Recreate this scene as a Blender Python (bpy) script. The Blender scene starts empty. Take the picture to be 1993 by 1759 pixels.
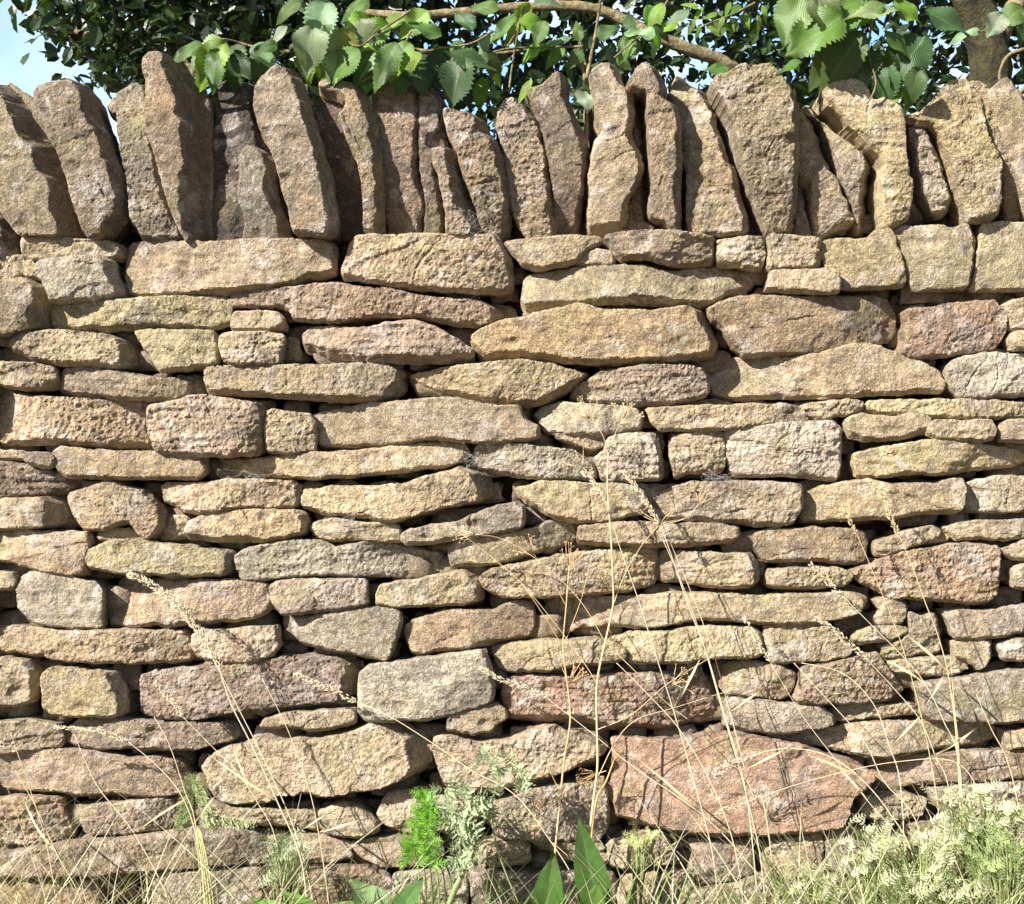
import bpy, math, random
import numpy as np
from mathutils import Vector, Matrix, geometry

sc = bpy.context.scene
# ---------------------------------------------------------------- camera
CAM_D, CAM_Z, PPM = 2.2, 0.85, 1100.0          # metres from the wall face, height, photo pixels per metre on it
cam_d = bpy.data.cameras.new("camera"); cam = bpy.data.objects.new("camera", cam_d)
sc.collection.objects.link(cam); sc.camera = cam
cam.location = (0, -CAM_D, CAM_Z); cam.rotation_euler = (math.radians(90), 0, 0)
cam_d.sensor_fit = 'HORIZONTAL'
cam_d.angle = 2 * math.atan((1993 / 2 / PPM) / CAM_D)
cam_d.clip_start = 0.05; cam_d.clip_end = 500
# ---------------------------------------------------------------- light
SUN = Vector((-0.66, -0.50, 0.57)).normalized()
sun_d = bpy.data.lights.new("sun", 'SUN'); sun = bpy.data.objects.new("sun", sun_d)
sc.collection.objects.link(sun)
sun_d.energy = 5.0; sun_d.angle = math.radians(0.5); sun_d.color = (1.0, 0.95, 0.87)
sun.rotation_euler = SUN.to_track_quat('Z', 'Y').to_euler()
sun.location = SUN * 20
w = bpy.data.worlds.new("World"); sc.world = w; w.use_nodes = True
nt = w.node_tree; bg = nt.nodes["Background"]
sky = nt.nodes.new("ShaderNodeTexSky"); sky.sky_type = 'NISHITA'; sky.sun_disc = False
sky.sun_elevation = math.asin(SUN.z); sky.sun_rotation = math.atan2(SUN.x, SUN.y)
sky.air_density = 1.0; sky.dust_density = 0.8
bg.inputs[1].default_value = 0.05
# added hazy cloud brightens only the sky beyond the wall, thinning into blue
def wn(t, **kw):
    nd = nt.nodes.new("ShaderNode" + t)
    for k, v in kw.items(): setattr(nd, k, v)
    return nd
tc = wn("TexCoord"); sx = wn("SeparateXYZ"); nt.links.new(tc.outputs['Generated'], sx.inputs[0])
mr = wn("MapRange", interpolation_type='SMOOTHSTEP'); nt.links.new(sx.outputs[1], mr.inputs[0]); mr.inputs[1].default_value = .78; mr.inputs[2].default_value = .93
no = wn("TexNoise"); nt.links.new(tc.outputs['Generated'], no.inputs['Vector']); no.inputs['Scale'].default_value = 3.2; no.inputs['Detail'].default_value = 6
m2 = wn("MapRange"); nt.links.new(no.outputs[0], m2.inputs[0]); m2.inputs[1].default_value = .46; m2.inputs[2].default_value = .72
hz = wn("Mix", data_type='RGBA'); nt.links.new(m2.outputs[0], hz.inputs[0]); hz.inputs[6].default_value = (4.2, 7.6, 12.5, 1); hz.inputs[7].default_value = (12.5, 13.5, 14.5, 1)
mx = wn("Mix", data_type='RGBA'); nt.links.new(mr.outputs[0], mx.inputs[0]); nt.links.new(sky.outputs[0], mx.inputs[6]); nt.links.new(hz.outputs[2], mx.inputs[7])
nt.links.new(mx.outputs[2], bg.inputs[0])
sc.view_settings.view_transform = 'Standard'; sc.view_settings.look = 'None'
sc.view_settings.gamma = 1.0; sc.view_settings.exposure = 1.26
sc.render.engine = 'CYCLES'
sc.cycles.max_bounces = 6; sc.cycles.diffuse_bounces = 2

# ---------------------------------------------------------------- helpers
C = sc.collection
def W(px, py, y=0.0):
    k = (CAM_D + y) / CAM_D
    return Vector(((px - 996.5) / PPM * k, y, CAM_Z - (py - 879.5) / PPM * k))
def tag(o, label=None, cat=None, group=None, kind=None):
    if label: o['label'] = label
    if cat: o['category'] = cat
    if group: o['group'] = group
    if kind: o['kind'] = kind
    return o
def empty(name, loc, label, cat, group=None):
    o = bpy.data.objects.new(name, None); C.objects.link(o); o.location = loc
    o.empty_display_size = 0.05
    return tag(o, label, cat, group)
def mesh_obj(name, V, F, mat, parent=None, origin=None, smooth=True, color=None):
    V = np.asarray(V, dtype=np.float64).reshape(-1, 3)
    o0 = np.array(origin if origin is not None else (parent.location if parent else (0, 0, 0)), float)
    me = bpy.data.meshes.new(name)
    me.from_pydata((V - o0).tolist(), [], F)
    if smooth: me.shade_smooth()
    me.materials.append(mat)
    o = bpy.data.objects.new(name, me); C.objects.link(o)
    loc = Vector(o0)
    if parent is not None:
        o.parent = parent; loc = loc - parent.location
    o.location = loc
    if color is not None: o.color = (*color, 1)
    return o
_rs = np.random.RandomState(7)
PERM = np.concatenate([_rs.permutation(512)] * 2); GR = _rs.normal(size=(512, 3)); GR /= np.linalg.norm(GR, axis=1)[:, None]
def perlin(P):
    P = np.asarray(P, float); i = np.floor(P).astype(int); f = P - i
    u = f * f * f * (f * (f * 6 - 15) + 10); out = np.zeros(len(P)); i &= 511
    for dx in (0, 1):
        for dy in (0, 1):
            for dz in (0, 1):
                h = PERM[(PERM[(PERM[(i[:, 0] + dx) & 511] + i[:, 1] + dy) & 511] + i[:, 2] + dz) & 511]
                g = GR[h]
                n = (g * (f - (dx, dy, dz))).sum(1)
                wx = u[:, 0] if dx else 1 - u[:, 0]; wy = u[:, 1] if dy else 1 - u[:, 1]; wz = u[:, 2] if dz else 1 - u[:, 2]
                out += n * wx * wy * wz
    return out * 1.6

# ---------------------------------------------------------------- materials
def newmat(name):
    m = bpy.data.materials.new(name); m.use_nodes = True
    n = m.node_tree; n.nodes.clear(); return m, n
class N:
    def __init__(s, nt): s.nt = nt
    def __call__(s, t, ins=None, **kw):
        nd = s.nt.nodes.new("ShaderNode" + t)
        for k, v in kw.items(): setattr(nd, k, v)
        for k, v in (ins or {}).items():
            if hasattr(v, 'is_output') or isinstance(v, bpy.types.NodeSocket): s.nt.links.new(v, nd.inputs[k])
            else: nd.inputs[k].default_value = v
        return nd
    def mix(s, f, a, b, mode='MIX'):
        nd = s.nt.nodes.new("ShaderNodeMix"); nd.data_type = 'RGBA'; nd.blend_type = mode
        for k, v in ((0, f), (6, a), (7, b)):
            if isinstance(v, bpy.types.NodeSocket): s.nt.links.new(v, nd.inputs[k])
            else: nd.inputs[k].default_value = v if k == 0 else (*v, 1)
        return nd.outputs[2]
    def ramp(s, fac, lo, hi, a=0.0, b=1.0):
        nd = s('MapRange', {0: fac, 1: lo, 2: hi, 3: a, 4: b}); return nd.outputs[0]
    def noise(s, vec, scale, detail=4, rough=0.55, dist=0.0):
        return s('TexNoise', {'Vector': vec, 'Scale': scale, 'Detail': detail, 'Roughness': rough, 'Distortion': dist}).outputs[0]
def stone_mat():
    m, nt = newmat("sandstone"); n = N(nt)
    pos = n('NewGeometry').outputs['Position']
    oi = n('ObjectInfo'); base = oi.outputs['Color']; rnd = oi.outputs['Random']
    seed = n('VectorMath', {0: pos, 1: n('CombineXYZ', {0: n('Math', {0: rnd, 1: 37.0}, operation='MULTIPLY').outputs[0]}).outputs[0]}, operation='ADD').outputs[0]
    c = base
    # broad colour drift inside a stone: iron orange, olive algae, grey weathering
    c = n.mix(n.ramp(n.noise(seed, 9, 5, .6, .4), .54, .74, 0, .42), c, (.40, .265, .15))
    c = n.mix(n.ramp(n.noise(n('VectorMath', {0: seed, 1: (5, 9, 2)}, operation='ADD').outputs[0], 11, 5, .65, .3), .53, .72, 0, .6), c, (.30, .28, .13))
    c = n.mix(n.ramp(n.noise(n('VectorMath', {0: seed, 1: (15, 1, 7)}, operation='ADD').outputs[0], 8, 6, .7, .6), .50, .66, 0, .75), c, (.17, .14, .12))
    c = n.mix(n.ramp(n.noise(n('VectorMath', {0: seed, 1: (3, 21, 4)}, operation='ADD').outputs[0], 14, 6, .75, .8), .52, .68, 0, .7), c, (.55, .48, .43))
    # medium mottling and grain
    v = n.ramp(n.noise(pos, 60, 5, .7), .3, .7, .58, 1.36)
    c = n.mix(1.0, c, n('CombineColor', {0: v, 1: v, 2: v}).outputs[0], 'MULTIPLY')
    g = n.ramp(n.noise(pos, 420, 3, .7), .32, .68, .42, 1.5)
    c = n.mix(1.0, c, n('CombineColor', {0: g, 1: g, 2: g}).outputs[0], 'MULTIPLY')
    # lichen specks
    vo = n('TexVoronoi', {'Vector': pos, 'Scale': 90.0}); 
    sp = n('Math', {0: n.ramp(vo.outputs['Distance'], .16, .24, 1, 0), 1: n.ramp(n.noise(pos, 12, 3), .55, .66)}, operation='MULTIPLY').outputs[0]
    c = n.mix(n('Math', {0: sp, 1: .55}, operation='MULTIPLY').outputs[0], c, (.62, .58, .50))
    # crusty lichen discs and soil-dark grime with edges of their own
    wp = n('VectorMath', {0: pos, 1: n('VectorMath', {0: n('TexNoise', {'Vector': pos, 'Scale': 70.0, 'Detail': 3.0}).outputs[1], 1: (.012, .012, .012)}, operation='MULTIPLY').outputs[0]}, operation='ADD').outputs[0]
    v2 = n('TexVoronoi', {'Vector': wp, 'Scale': 30.0, 'Randomness': 1.0})
    l2 = n('Math', {0: n.ramp(v2.outputs['Distance'], .26, .31, 1, 0), 1: n.ramp(n.noise(pos, 5.5, 3), .54, .60)}, operation='MULTIPLY').outputs[0]
    c = n.mix(n('Math', {0: l2, 1: .5}, operation='MULTIPLY').outputs[0], c, (.52, .50, .43))
    l3 = n.ramp(n.noise(pos, 19, 7, .75, .5), .60, .64)
    c = n.mix(n('Math', {0: l3, 1: .55}, operation='MULTIPLY').outputs[0], c, (.13, .105, .085))
    b = n('BsdfPrincipled', {'Base Color': c, 'Roughness': .93, 'Specular IOR Level': .25})
    h1 = n.noise(pos, n.ramp(rnd, 0, 1, 290, 120), 4, .65); h2 = n.noise(pos, 520, 3, .7); h0 = n.noise(pos, 48, 4, .6)
    hs = n('Math', {0: n('Math', {0: h1, 1: .9}, operation='MULTIPLY').outputs[0], 1: n('Math', {0: h2, 1: .42}, operation='MULTIPLY').outputs[0]}, operation='ADD').outputs[0]
    hs = n('Math', {0: hs, 1: n('Math', {0: h0, 1: 1.3}, operation='MULTIPLY').outputs[0]}, operation='ADD').outputs[0]
    bp = n('Bump', {'Height': hs, 'Distance': .0062, 'Strength': n.ramp(rnd, 0, 1, .6, 1.1)})
    nt.links.new(bp.outputs[0], b.inputs['Normal'])
    o = n('OutputMaterial', {0: b.outputs[0]}); return m
def leaf_mat(name, var=.35, trans=.35, rough=.45, veins=0.0, spec=.5):
    m, nt = newmat(name); n = N(nt)
    oi = n('ObjectInfo'); g = n('NewGeometry'); pos = g.outputs['Position']
    r = n('Math', {0: g.outputs['Random Per Island'], 1: oi.outputs['Random']}, operation='ADD').outputs[0]
    r = n('Math', {0: r, 1: 1.0}, operation='FRACT').outputs[0] if False else n('Math', {0: r}, operation='FRACT').outputs[0]
    v = n.ramp(r, 0, 1, 1 - var, 1 + var)
    c = n.mix(1.0, oi.outputs['Color'], n('CombineColor', {0: v, 1: v, 2: v}).outputs[0], 'MULTIPLY')
    q = n.ramp(n.noise(pos, 90, 4), .3, .7, .8, 1.2)
    c = n.mix(1.0, c, n('CombineColor', {0: q, 1: q, 2: q}).outputs[0], 'MULTIPLY')
    c = n.mix(n.ramp(n.noise(pos, 55, 5, .7), .63, .68, 0, .7), c, (.16, .11, .04))
    hgt = n.noise(pos, 260, 3)
    if veins:
        uv = n('UVMap').outputs[0]; s = n('SeparateXYZ', {0: uv})
        a = n('Math', {0: n('Math', {0: s.outputs[1]}, operation='ABSOLUTE').outputs[0], 1: -.9}, operation='MULTIPLY').outputs[0]
        a = n('Math', {0: s.outputs[0], 1: a}, operation='ADD').outputs[0]
        wv = n('Math', {0: n('Math', {0: n('Math', {0: a, 1: n('Math', {0: n.noise(pos, 60, 3), 1: .12}, operation='MULTIPLY').outputs[0]}, operation='ADD').outputs[0], 1: 72.0}, operation='MULTIPLY').outputs[0]}, operation='SINE').outputs[0]
        vn = n.ramp(wv, .70, 1.0); mid = n.ramp(n('Math', {0: s.outputs[1]}, operation='ABSOLUTE').outputs[0], .02, .07, 1, 0)
        vn = n('Math', {0: vn, 1: mid}, operation='MAXIMUM').outputs[0]
        c = n.mix(n('Math', {0: vn, 1: .22}, operation='MULTIPLY').outputs[0], c, (.36, .42, .16))
        hgt = n('Math', {0: n('Math', {0: hgt, 1: .4}, operation='MULTIPLY').outputs[0], 1: n('Math', {0: wv, 1: -.22}, operation='MULTIPLY').outputs[0]}, operation='ADD').outputs[0]
    bp = n('Bump', {'Height': hgt, 'Distance': .0012, 'Strength': .7})
    b = n('BsdfPrincipled', {'Base Color': c, 'Roughness': rough, 'Specular IOR Level': spec, 'Normal': bp.outputs[0]})
    tc = n.mix(1.0, c, (1.25, 1.35, .45), 'MULTIPLY')
    t = n('BsdfTranslucent', {'Color': tc})
    ms = n('MixShader', {0: trans, 1: b.outputs[0], 2: t.outputs[0]})
    n('OutputMaterial', {0: ms.outputs[0]}); return m
def rough_mat(name, a, b_, scale, bump=.004, rough=.9, objcol=False):
    m, nt = newmat(name); n = N(nt); pos = n('NewGeometry').outputs['Position']
    c = n.mix(n.ramp(n.noise(pos, scale, 6, .65), .35, .65), a, b_)
    if objcol: c = n.mix(1.0, c, n('ObjectInfo').outputs['Color'], 'MULTIPLY')
    h = n.noise(pos, scale * 2.5, 5, .65)
    bp = n('Bump', {'Height': h, 'Distance': bump, 'Strength': .8})
    b = n('BsdfPrincipled', {'Base Color': c, 'Roughness': rough, 'Normal': bp.outputs[0], 'Specular IOR Level': .3})
    n('OutputMaterial', {0: b.outputs[0]}); return m
M_STONE = stone_mat()
M_LEAF = leaf_mat("broad_leaf", .22, .32, .42, veins=1.0)
M_CROWN = leaf_mat("crown_leaf", .6, .22, .35, spec=.6)
M_HERB = leaf_mat("herb_leaf", .3, .3, .6)
M_GRASS = leaf_mat("grass_blade", .4, .25, .6)
M_BARK = rough_mat("bark", (.11, .085, .045), (.34, .28, .15), 45, .010)
M_DARKBARK = rough_mat("dark_bark", (.018, .014, .009), (.075, .07, .028), 26, .02)
M_STRAW = rough_mat("straw", (.66, .56, .40), (.80, .73, .58), 220, .0006, .7, True)
M_SOIL = rough_mat("soil", (.07, .05, .03), (.16, .12, .08), 30, .02)
M_CORE = rough_mat("hearting_gap_shade", (.05, .037, .026), (.13, .10, .07), 28, .02)
STONES = """
c1 t 45 4 5|-23,130 -8,143 5,152 15,158 28,165 38,178 50,193 60,220 75,243 93,271 108,298 120,331 135,353 146,381 156,406 161,451 161,464 100,456 40,456 33,446 15,426 0,401 -15,381 -23,356
c2 t 8 4 15|68,183 75,170 88,164 120,159 148,155 156,157 163,173 171,193 181,220 191,243 203,266 213,303 226,326 236,346 240,381 238,416 226,431 208,454 198,464 176,463 168,451 158,424 148,396 140,369 133,346 123,313 110,286 98,263 88,233 75,210 70,195
c3 g 12 14 -8|192,188 198,178 206,160 226,143 241,130 251,134 263,140 273,158 281,175 286,200 289,223 292,251 299,281 307,306 314,336 321,366 331,396 344,424 356,449 359,466 271,466 263,441 253,429 251,404 248,369 243,331 233,308 230,281 221,251 216,231 212,213 198,210
c4 t 45 4 25|287,123 299,106 319,105 336,108 351,106 361,118 366,135 376,155 386,173 394,180 399,205 401,243 401,281 404,331 405,381 406,431 410,469 364,469 351,446 336,406 326,374 319,346 311,318 304,293 296,271 291,241 289,220 292,188 291,163 287,148
c5 k 20 4 -25|399,153 411,140 426,134 442,130 462,131 477,138 484,153 494,180 500,210 508,256 514,293 527,321 549,356 559,406 572,456 500,464 426,470 416,469 411,451 408,406 405,331 404,256 409,205 401,185 396,165
c5b g 12 3 5|468,300 485,278 505,285 525,300 530,340 535,390 552,430 558,462 470,465 478,420 465,380 470,340
c6 p 8 5 30|525,145 538,130 558,129 573,138 583,153 588,173 598,200 608,226 615,256 625,286 635,316 642,343 646,374 651,401 656,426 653,456 640,461 580,456 575,441 570,419 560,384 550,351 545,321 530,293 520,276 510,251 501,215 500,193 505,168 515,153
c7 y 6 14 5|618,175 620,153 640,148 676,153 698,158 706,173 716,190 721,215 730,241 735,271 738,306 741,343 742,381 742,419 741,456 708,456 709,406 707,369 698,318 686,291 671,256 659,228 673,205 673,198 651,185
c7b d 4 4 -42|600,193 618,178 651,180 676,198 681,231 701,306 713,356 718,456 661,456 651,381 640,326 625,281 610,231
c8 r 6 4 -28|723,143 741,125 776,120 799,123 806,150 811,180 814,231 814,298 816,331 824,369 826,394 821,431 819,456 751,456 751,431 746,394 741,343 738,306 733,268 726,231 723,205 722,175 723,155
c8b d 6 4 -32|811,160 851,155 861,180 864,210 871,251 878,283 851,306 856,343 866,394 871,456 824,456 829,394 824,356 817,318 815,281 814,231 814,193
c9 p 28 4 15|844,301 861,288 876,283 889,288 894,316 906,343 911,369 921,401 937,431 938,456 871,456 869,419 861,369 854,336 846,316
c10 t 16 4 5|864,215 871,208 901,215 937,226 949,243 959,263 972,286 982,306 987,331 994,351 997,381 992,431 989,459 938,459 937,426 926,394 911,356 899,321 894,296 876,266 869,241
c11 t 6 4 -24|995,178 1013,180 1028,198 1045,220 1053,231 1060,256 1068,288 1073,331 1078,363 1083,394 1084,459 1030,459 1010,431 997,394 990,356 985,306 977,268 967,236 970,205 982,185
c12 u 6 18 -14|1024,165 1033,168 1060,158 1080,135 1093,129 1105,133 1108,153 1105,178 1113,188 1123,213 1135,236 1143,263 1146,293 1147,331 1146,369 1137,379 1130,431 1128,459 1085,459 1083,431 1082,381 1078,356 1073,318 1066,286 1061,256 1053,228 1040,200 1030,183
c13 t 14 30 -8|1151,138 1158,125 1176,114 1191,118 1206,118 1211,140 1218,165 1233,173 1236,200 1238,231 1233,261 1238,278 1251,296 1256,321 1253,351 1246,369 1226,389 1223,456 1151,459 1148,419 1149,369 1148,331 1156,293 1163,268 1173,256 1166,236 1161,200 1156,170
c13b d 4 4 -52|1233,175 1258,180 1262,231 1266,281 1268,331 1272,376 1270,419 1296,429 1306,456 1216,456 1226,389 1246,363 1251,318 1238,281 1233,256 1237,218
c14 t 5 4 20|1223,165 1228,153 1241,135 1253,126 1271,125 1281,135 1291,150 1296,175 1296,193 1314,203 1321,215 1326,236 1326,268 1327,306 1326,356 1326,406 1327,455 1309,454 1301,436 1296,424 1273,419 1266,406 1266,391 1271,376 1271,343 1268,306 1266,268 1262,231 1261,193 1258,175 1241,173 1226,173
c15 t 5 5 -16|1314,158 1324,135 1334,121 1344,123 1359,140 1374,150 1386,163 1391,185 1399,210 1406,241 1416,271 1424,301 1437,326 1444,356 1449,381 1459,409 1464,441 1457,449 1426,451 1376,451 1344,451 1342,406 1344,363 1344,346 1339,306 1337,256 1336,228 1329,200 1321,178
c16 o 5 4 14|1390,158 1411,150 1436,135 1452,132 1477,136 1500,133 1515,136 1528,150 1539,166 1549,190 1553,210 1557,260 1559,300 1560,370 1558,440 1520,450 1500,452 1490,430 1480,400 1465,370 1454,340 1444,310 1436,270 1428,235 1414,205 1402,190 1394,175
c17 t 6 16 -28|1553,190 1573,200 1593,231 1606,256 1618,293 1633,326 1641,333 1654,358 1669,384 1684,424 1679,429 1644,441 1618,456 1603,456 1598,431 1593,381 1588,351 1568,346 1562,318 1561,256 1559,220
c17b d 4 4 -52|1562,331 1591,351 1598,431 1601,456 1566,459 1561,441
c18 g 22 4 -10|1576,198 1593,190 1608,195 1623,215 1644,233 1669,261 1691,286 1709,306 1711,326 1709,343 1706,369 1706,394 1709,441 1691,441 1681,419 1669,381 1656,356 1646,331 1641,311 1633,281 1621,256 1616,231 1601,213 1583,205
c19 y 8 8 20|1603,178 1613,168 1644,160 1666,154 1681,163 1686,180 1694,198 1731,193 1746,195 1750,215 1754,256 1755,293 1759,326 1764,346 1773,353 1771,394 1769,424 1759,431 1734,441 1726,436 1721,414 1716,381 1716,351 1720,321 1714,303 1691,286 1669,261 1644,233 1623,210 1611,203
c20a d 4 4 -42|1754,231 1776,243 1782,281 1789,318 1794,351 1807,381 1827,414 1794,434 1771,431 1773,353 1761,336 1756,293
c20 g 5 6 -4|1776,246 1794,241 1814,246 1827,261 1837,286 1844,311 1852,336 1859,361 1861,391 1854,409 1839,414 1829,409 1814,391 1804,374 1799,346 1792,321 1787,293 1779,266
c21 y 6 6 14|1756,228 1794,220 1812,200 1822,183 1844,165 1864,155 1879,153 1894,170 1904,190 1912,215 1909,241 1919,271 1935,301 1942,321 1942,351 1940,389 1937,424 1914,431 1884,431 1879,406 1869,376 1859,351 1852,318 1842,288 1832,261 1817,243 1792,239 1769,234
c22 t 6 6 -4|1891,163 1899,155 1925,158 1942,173 1965,188 1985,205 2010,220 2015,306 2015,426 1982,429 1975,404 1965,381 1960,351 1952,326 1940,301 1930,273 1919,241 1917,215 1907,188
c0 d 4 4 -10|-22,405 5,420 12,445 14,495 -22,495
a1 p 8 4 0|36,466 42,457 60,453 87,456 120,462 157,465 196,465 217,469 232,481 236,495 223,501 181,500 129,502 90,502 51,504 38,490
a2 w 14 5 4|69,517 78,508 120,504 169,500 205,501 214,507 217,532 229,556 232,575 181,581 135,584 102,587 93,571 84,550 72,532
a3 t 8 9 10|241,475 250,469 286,466 316,463 340,468 376,469 431,472 470,466 512,466 600,466 617,464 641,468 650,481 650,508 649,529 626,535 599,541 572,550 527,559 482,562 437,571 391,571 331,573 271,571 241,570 233,544 235,514
a4 d 4 4 -12|-18,496 18,492 38,495 39,532 18,540 -18,547
a4b t 4 4 -6|42,508 54,505 65,520 68,538 42,538
a5 o 30 6 6|-18,550 18,546 45,540 75,541 90,565 98,587 87,599 81,617 83,638 30,650 -18,654
a6 G 4 10 6|84,593 102,588 132,590 181,584 241,581 301,578 337,575 376,576 421,578 437,579 443,599 444,627 421,635 361,639 301,638 241,638 181,641 120,638 90,638 84,617
a7 r 32 5 4|440,587 449,571 470,561 500,558 560,559 605,556 645,552 681,550 711,559 771,562 816,570 861,578 906,582 952,584 979,599 980,623 946,632 891,630 861,624 831,618 771,614 723,614 693,624 651,626 605,623 572,620 563,602 536,596 500,596 479,596 452,600
a8 y 4 5 -6|452,606 482,605 536,606 548,617 551,638 527,641 470,639 447,638 446,617
a9 o 45 10 0|15,668 27,653 45,648 90,644 135,641 181,645 220,651 256,659 265,689 268,716 211,713 135,710 75,705 54,698 18,680
a10 G 4 6 6|256,644 286,641 331,644 376,641 412,645 418,671 420,695 417,710 361,718 313,722 301,710 283,686 268,668
a11 y 5 4 0|429,653 443,648 482,648 512,647 551,653 548,680 542,707 497,708 452,710 434,701 427,677
a11b d 4 4 -30|552,653 572,656 578,701 546,707 549,680
a12 p 6 14 6|599,638 614,635 669,638 711,638 756,629 792,624 825,627 855,641 879,656 900,668 921,680 920,698 876,704 801,705 741,702 651,697 614,690 590,681 584,653
a13 A 24 14 10|918,662 922,651 943,638 970,626 1015,618 1054,608 1090,602 1120,594 1157,594 1187,605 1226,606 1271,606 1307,602 1334,597 1355,600 1376,605 1382,623 1394,641 1402,665 1402,689 1376,696 1331,702 1301,705 1241,708 1169,708 1090,701 1030,697 985,699 946,701 934,689 922,674
a14 b 6 6 12|1382,599 1399,590 1423,581 1468,576 1513,578 1574,578 1634,575 1682,576 1718,570 1745,578 1754,596 1766,614 1765,638 1754,657 1724,663 1703,671 1664,678 1604,687 1544,690 1483,693 1453,691 1438,677 1423,656 1408,638 1393,623 1385,608
a15 R 10 5 0|1766,603 1814,600 1845,593 1905,587 1950,584 1962,599 1971,611 1973,638 1959,662 1950,681 1905,686 1860,690 1814,694 1784,695 1760,688 1768,665 1766,641 1773,623
a16 w 4 4 0|1962,593 1980,584 2013,578 2013,639 1977,639 1974,617
a16b y 4 4 2|1968,659 1980,647 2013,644 2013,680 1974,680
a17 g 4 5 2|982,469 1024,466 1060,463 1120,460 1169,460 1178,469 1157,478 1132,496 1120,510 1090,517 1048,522 1018,514 1000,490
a17b g 4 4 -8|1120,508 1135,493 1163,486 1187,487 1196,499 1199,510 1151,513 1120,514
a18 t 8 8 4|1179,462 1211,454 1271,451 1316,454 1346,457 1373,459 1391,463 1394,484 1394,511 1346,514 1316,517 1289,511 1259,502 1229,502 1211,508 1202,496 1187,475 1178,469
a19 o 14 14 8|1023,535 1045,528 1090,523 1135,517 1181,516 1226,515 1286,520 1319,528 1346,520 1376,516 1421,517 1458,523 1482,535 1483,550 1464,559 1437,568 1412,581 1385,593 1331,594 1286,591 1235,588 1181,590 1105,593 1060,596 1023,603 1015,590 1018,565
a20 w 12 5 4|1399,469 1421,465 1452,462 1494,460 1497,490 1494,520 1470,523 1437,516 1403,514 1399,490
a21 p 4 4 0|1498,456 1528,457 1574,463 1598,466 1592,484 1601,519 1574,523 1528,523 1497,524 1499,490
a22 t 4 5 4|1501,528 1544,526 1604,526 1628,529 1632,550 1630,570 1589,570 1528,567 1494,564 1498,544
a23 y 4 4 4|1602,475 1610,465 1634,463 1664,466 1694,463 1709,448 1733,445 1739,457 1748,484 1757,514 1762,541 1759,556 1709,559 1649,561 1635,556 1632,532 1613,520 1604,496
a24 o 14 4 4|1741,445 1769,439 1814,441 1854,438 1860,445 1887,433 1905,436 1906,460 1903,505 1896,559 1845,561 1784,562 1778,550 1769,529 1760,496 1751,469
a25 o 4 4 -6|1914,436 1950,432 2013,433 2013,562 1929,562 1899,562 1905,520 1911,475
a26 d 3 3 -55|1765,562 1875,562 2013,562 2013,587 1950,591 1814,599 1768,600
a27 t 12 8 12|696,459 729,457 771,459 816,457 891,459 970,459 982,472 994,505 998,535 997,562 967,567 891,564 801,559 741,550 696,543 669,541 667,529 675,502 684,475
a30 b 4 4 -2|-18,707 18,705 60,707 99,713 104,734 99,755 60,758 18,754 -18,746
a31 o 14 8 2|99,758 105,737 120,719 160,711 187,716 226,722 271,731 301,737 346,736 370,746 369,770 346,778 286,776 211,773 135,767 101,761
a32 t 24 12 6|395,719 401,711 440,711 500,710 530,714 575,708 620,711 681,708 741,705 765,707 792,719 792,734 771,755 762,776 717,785 681,783 635,779 560,773 500,769 440,766 401,764 396,743
a33 y 6 14 6|794,731 819,724 861,716 921,710 982,702 1027,701 1072,708 1108,719 1132,724 1151,728 1132,743 1102,764 1072,779 1030,790 982,787 937,780 861,772 819,761 797,746
a34 u 8 8 0|1151,737 1169,725 1196,719 1241,711 1286,710 1331,710 1370,718 1382,728 1385,749 1382,769 1346,779 1316,788 1271,788 1211,787 1151,785 1117,785 1116,770 1126,749
a35 t 10 7 8|1378,707 1393,695 1438,695 1498,693 1544,696 1589,690 1628,680 1658,671 1688,669 1718,675 1748,686 1784,699 1814,710 1839,725 1849,749 1845,762 1799,763 1754,765 1709,767 1664,770 1604,773 1544,772 1483,773 1438,776 1399,773 1393,743 1378,722
a36 w 4 6 4|1845,722 1857,701 1890,692 1929,686 1965,690 2013,689 2013,767 1965,770 1920,778 1875,773 1857,755 1848,740
a37 b 16 10 4|-18,755 15,755 27,764 60,773 105,772 135,776 181,778 241,776 274,778 277,800 280,830 288,851 288,868 241,871 181,870 120,864 60,864 0,868 -18,868
a38 p 8 6 10|295,791 316,788 346,782 373,772 397,770 427,775 467,781 506,788 513,800 513,836 509,879 497,886 421,888 361,886 307,880 295,851 291,821
a39 t 5 4 3|515,803 530,797 554,802 590,806 602,806 610,821 612,851 611,877 560,883 518,880 514,851 512,821
a39b t 8 5 8|604,806 635,802 681,793 726,785 771,784 816,778 861,775 891,776 937,787 970,791 1009,790 1018,809 1030,824 1048,830 1051,848 1027,857 982,861 921,859 846,854 801,862 741,868 681,868 620,868 614,864 613,836
a40 g 6 6 0|1039,805 1060,791 1090,784 1135,787 1181,790 1226,793 1250,796 1254,815 1253,836 1211,842 1166,846 1120,846 1090,842 1066,842 1054,824
a41 o 4 5 2|1260,796 1301,794 1361,791 1421,790 1482,788 1527,788 1551,791 1566,806 1572,817 1557,824 1482,830 1421,834 1361,837 1286,837 1274,821
a42 w 4 4 0|1559,793 1589,785 1634,781 1664,779 1681,784 1679,803 1634,809 1589,815 1574,812
a43 y 4 5 4|1687,803 1694,782 1724,781 1769,781 1824,779 1875,779 1935,781 2013,785 2013,813 1935,813 1860,812 1814,811 1769,803 1724,804
a44 y 5 10 6|1647,824 1658,812 1679,808 1709,811 1739,812 1778,804 1802,806 1810,818 1807,842 1754,854 1694,858 1652,851
a45 y 4 5 2|1805,830 1814,818 1845,819 1875,821 1905,818 1929,818 1936,836 1932,854 1905,860 1845,854 1814,851 1805,845
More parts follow.
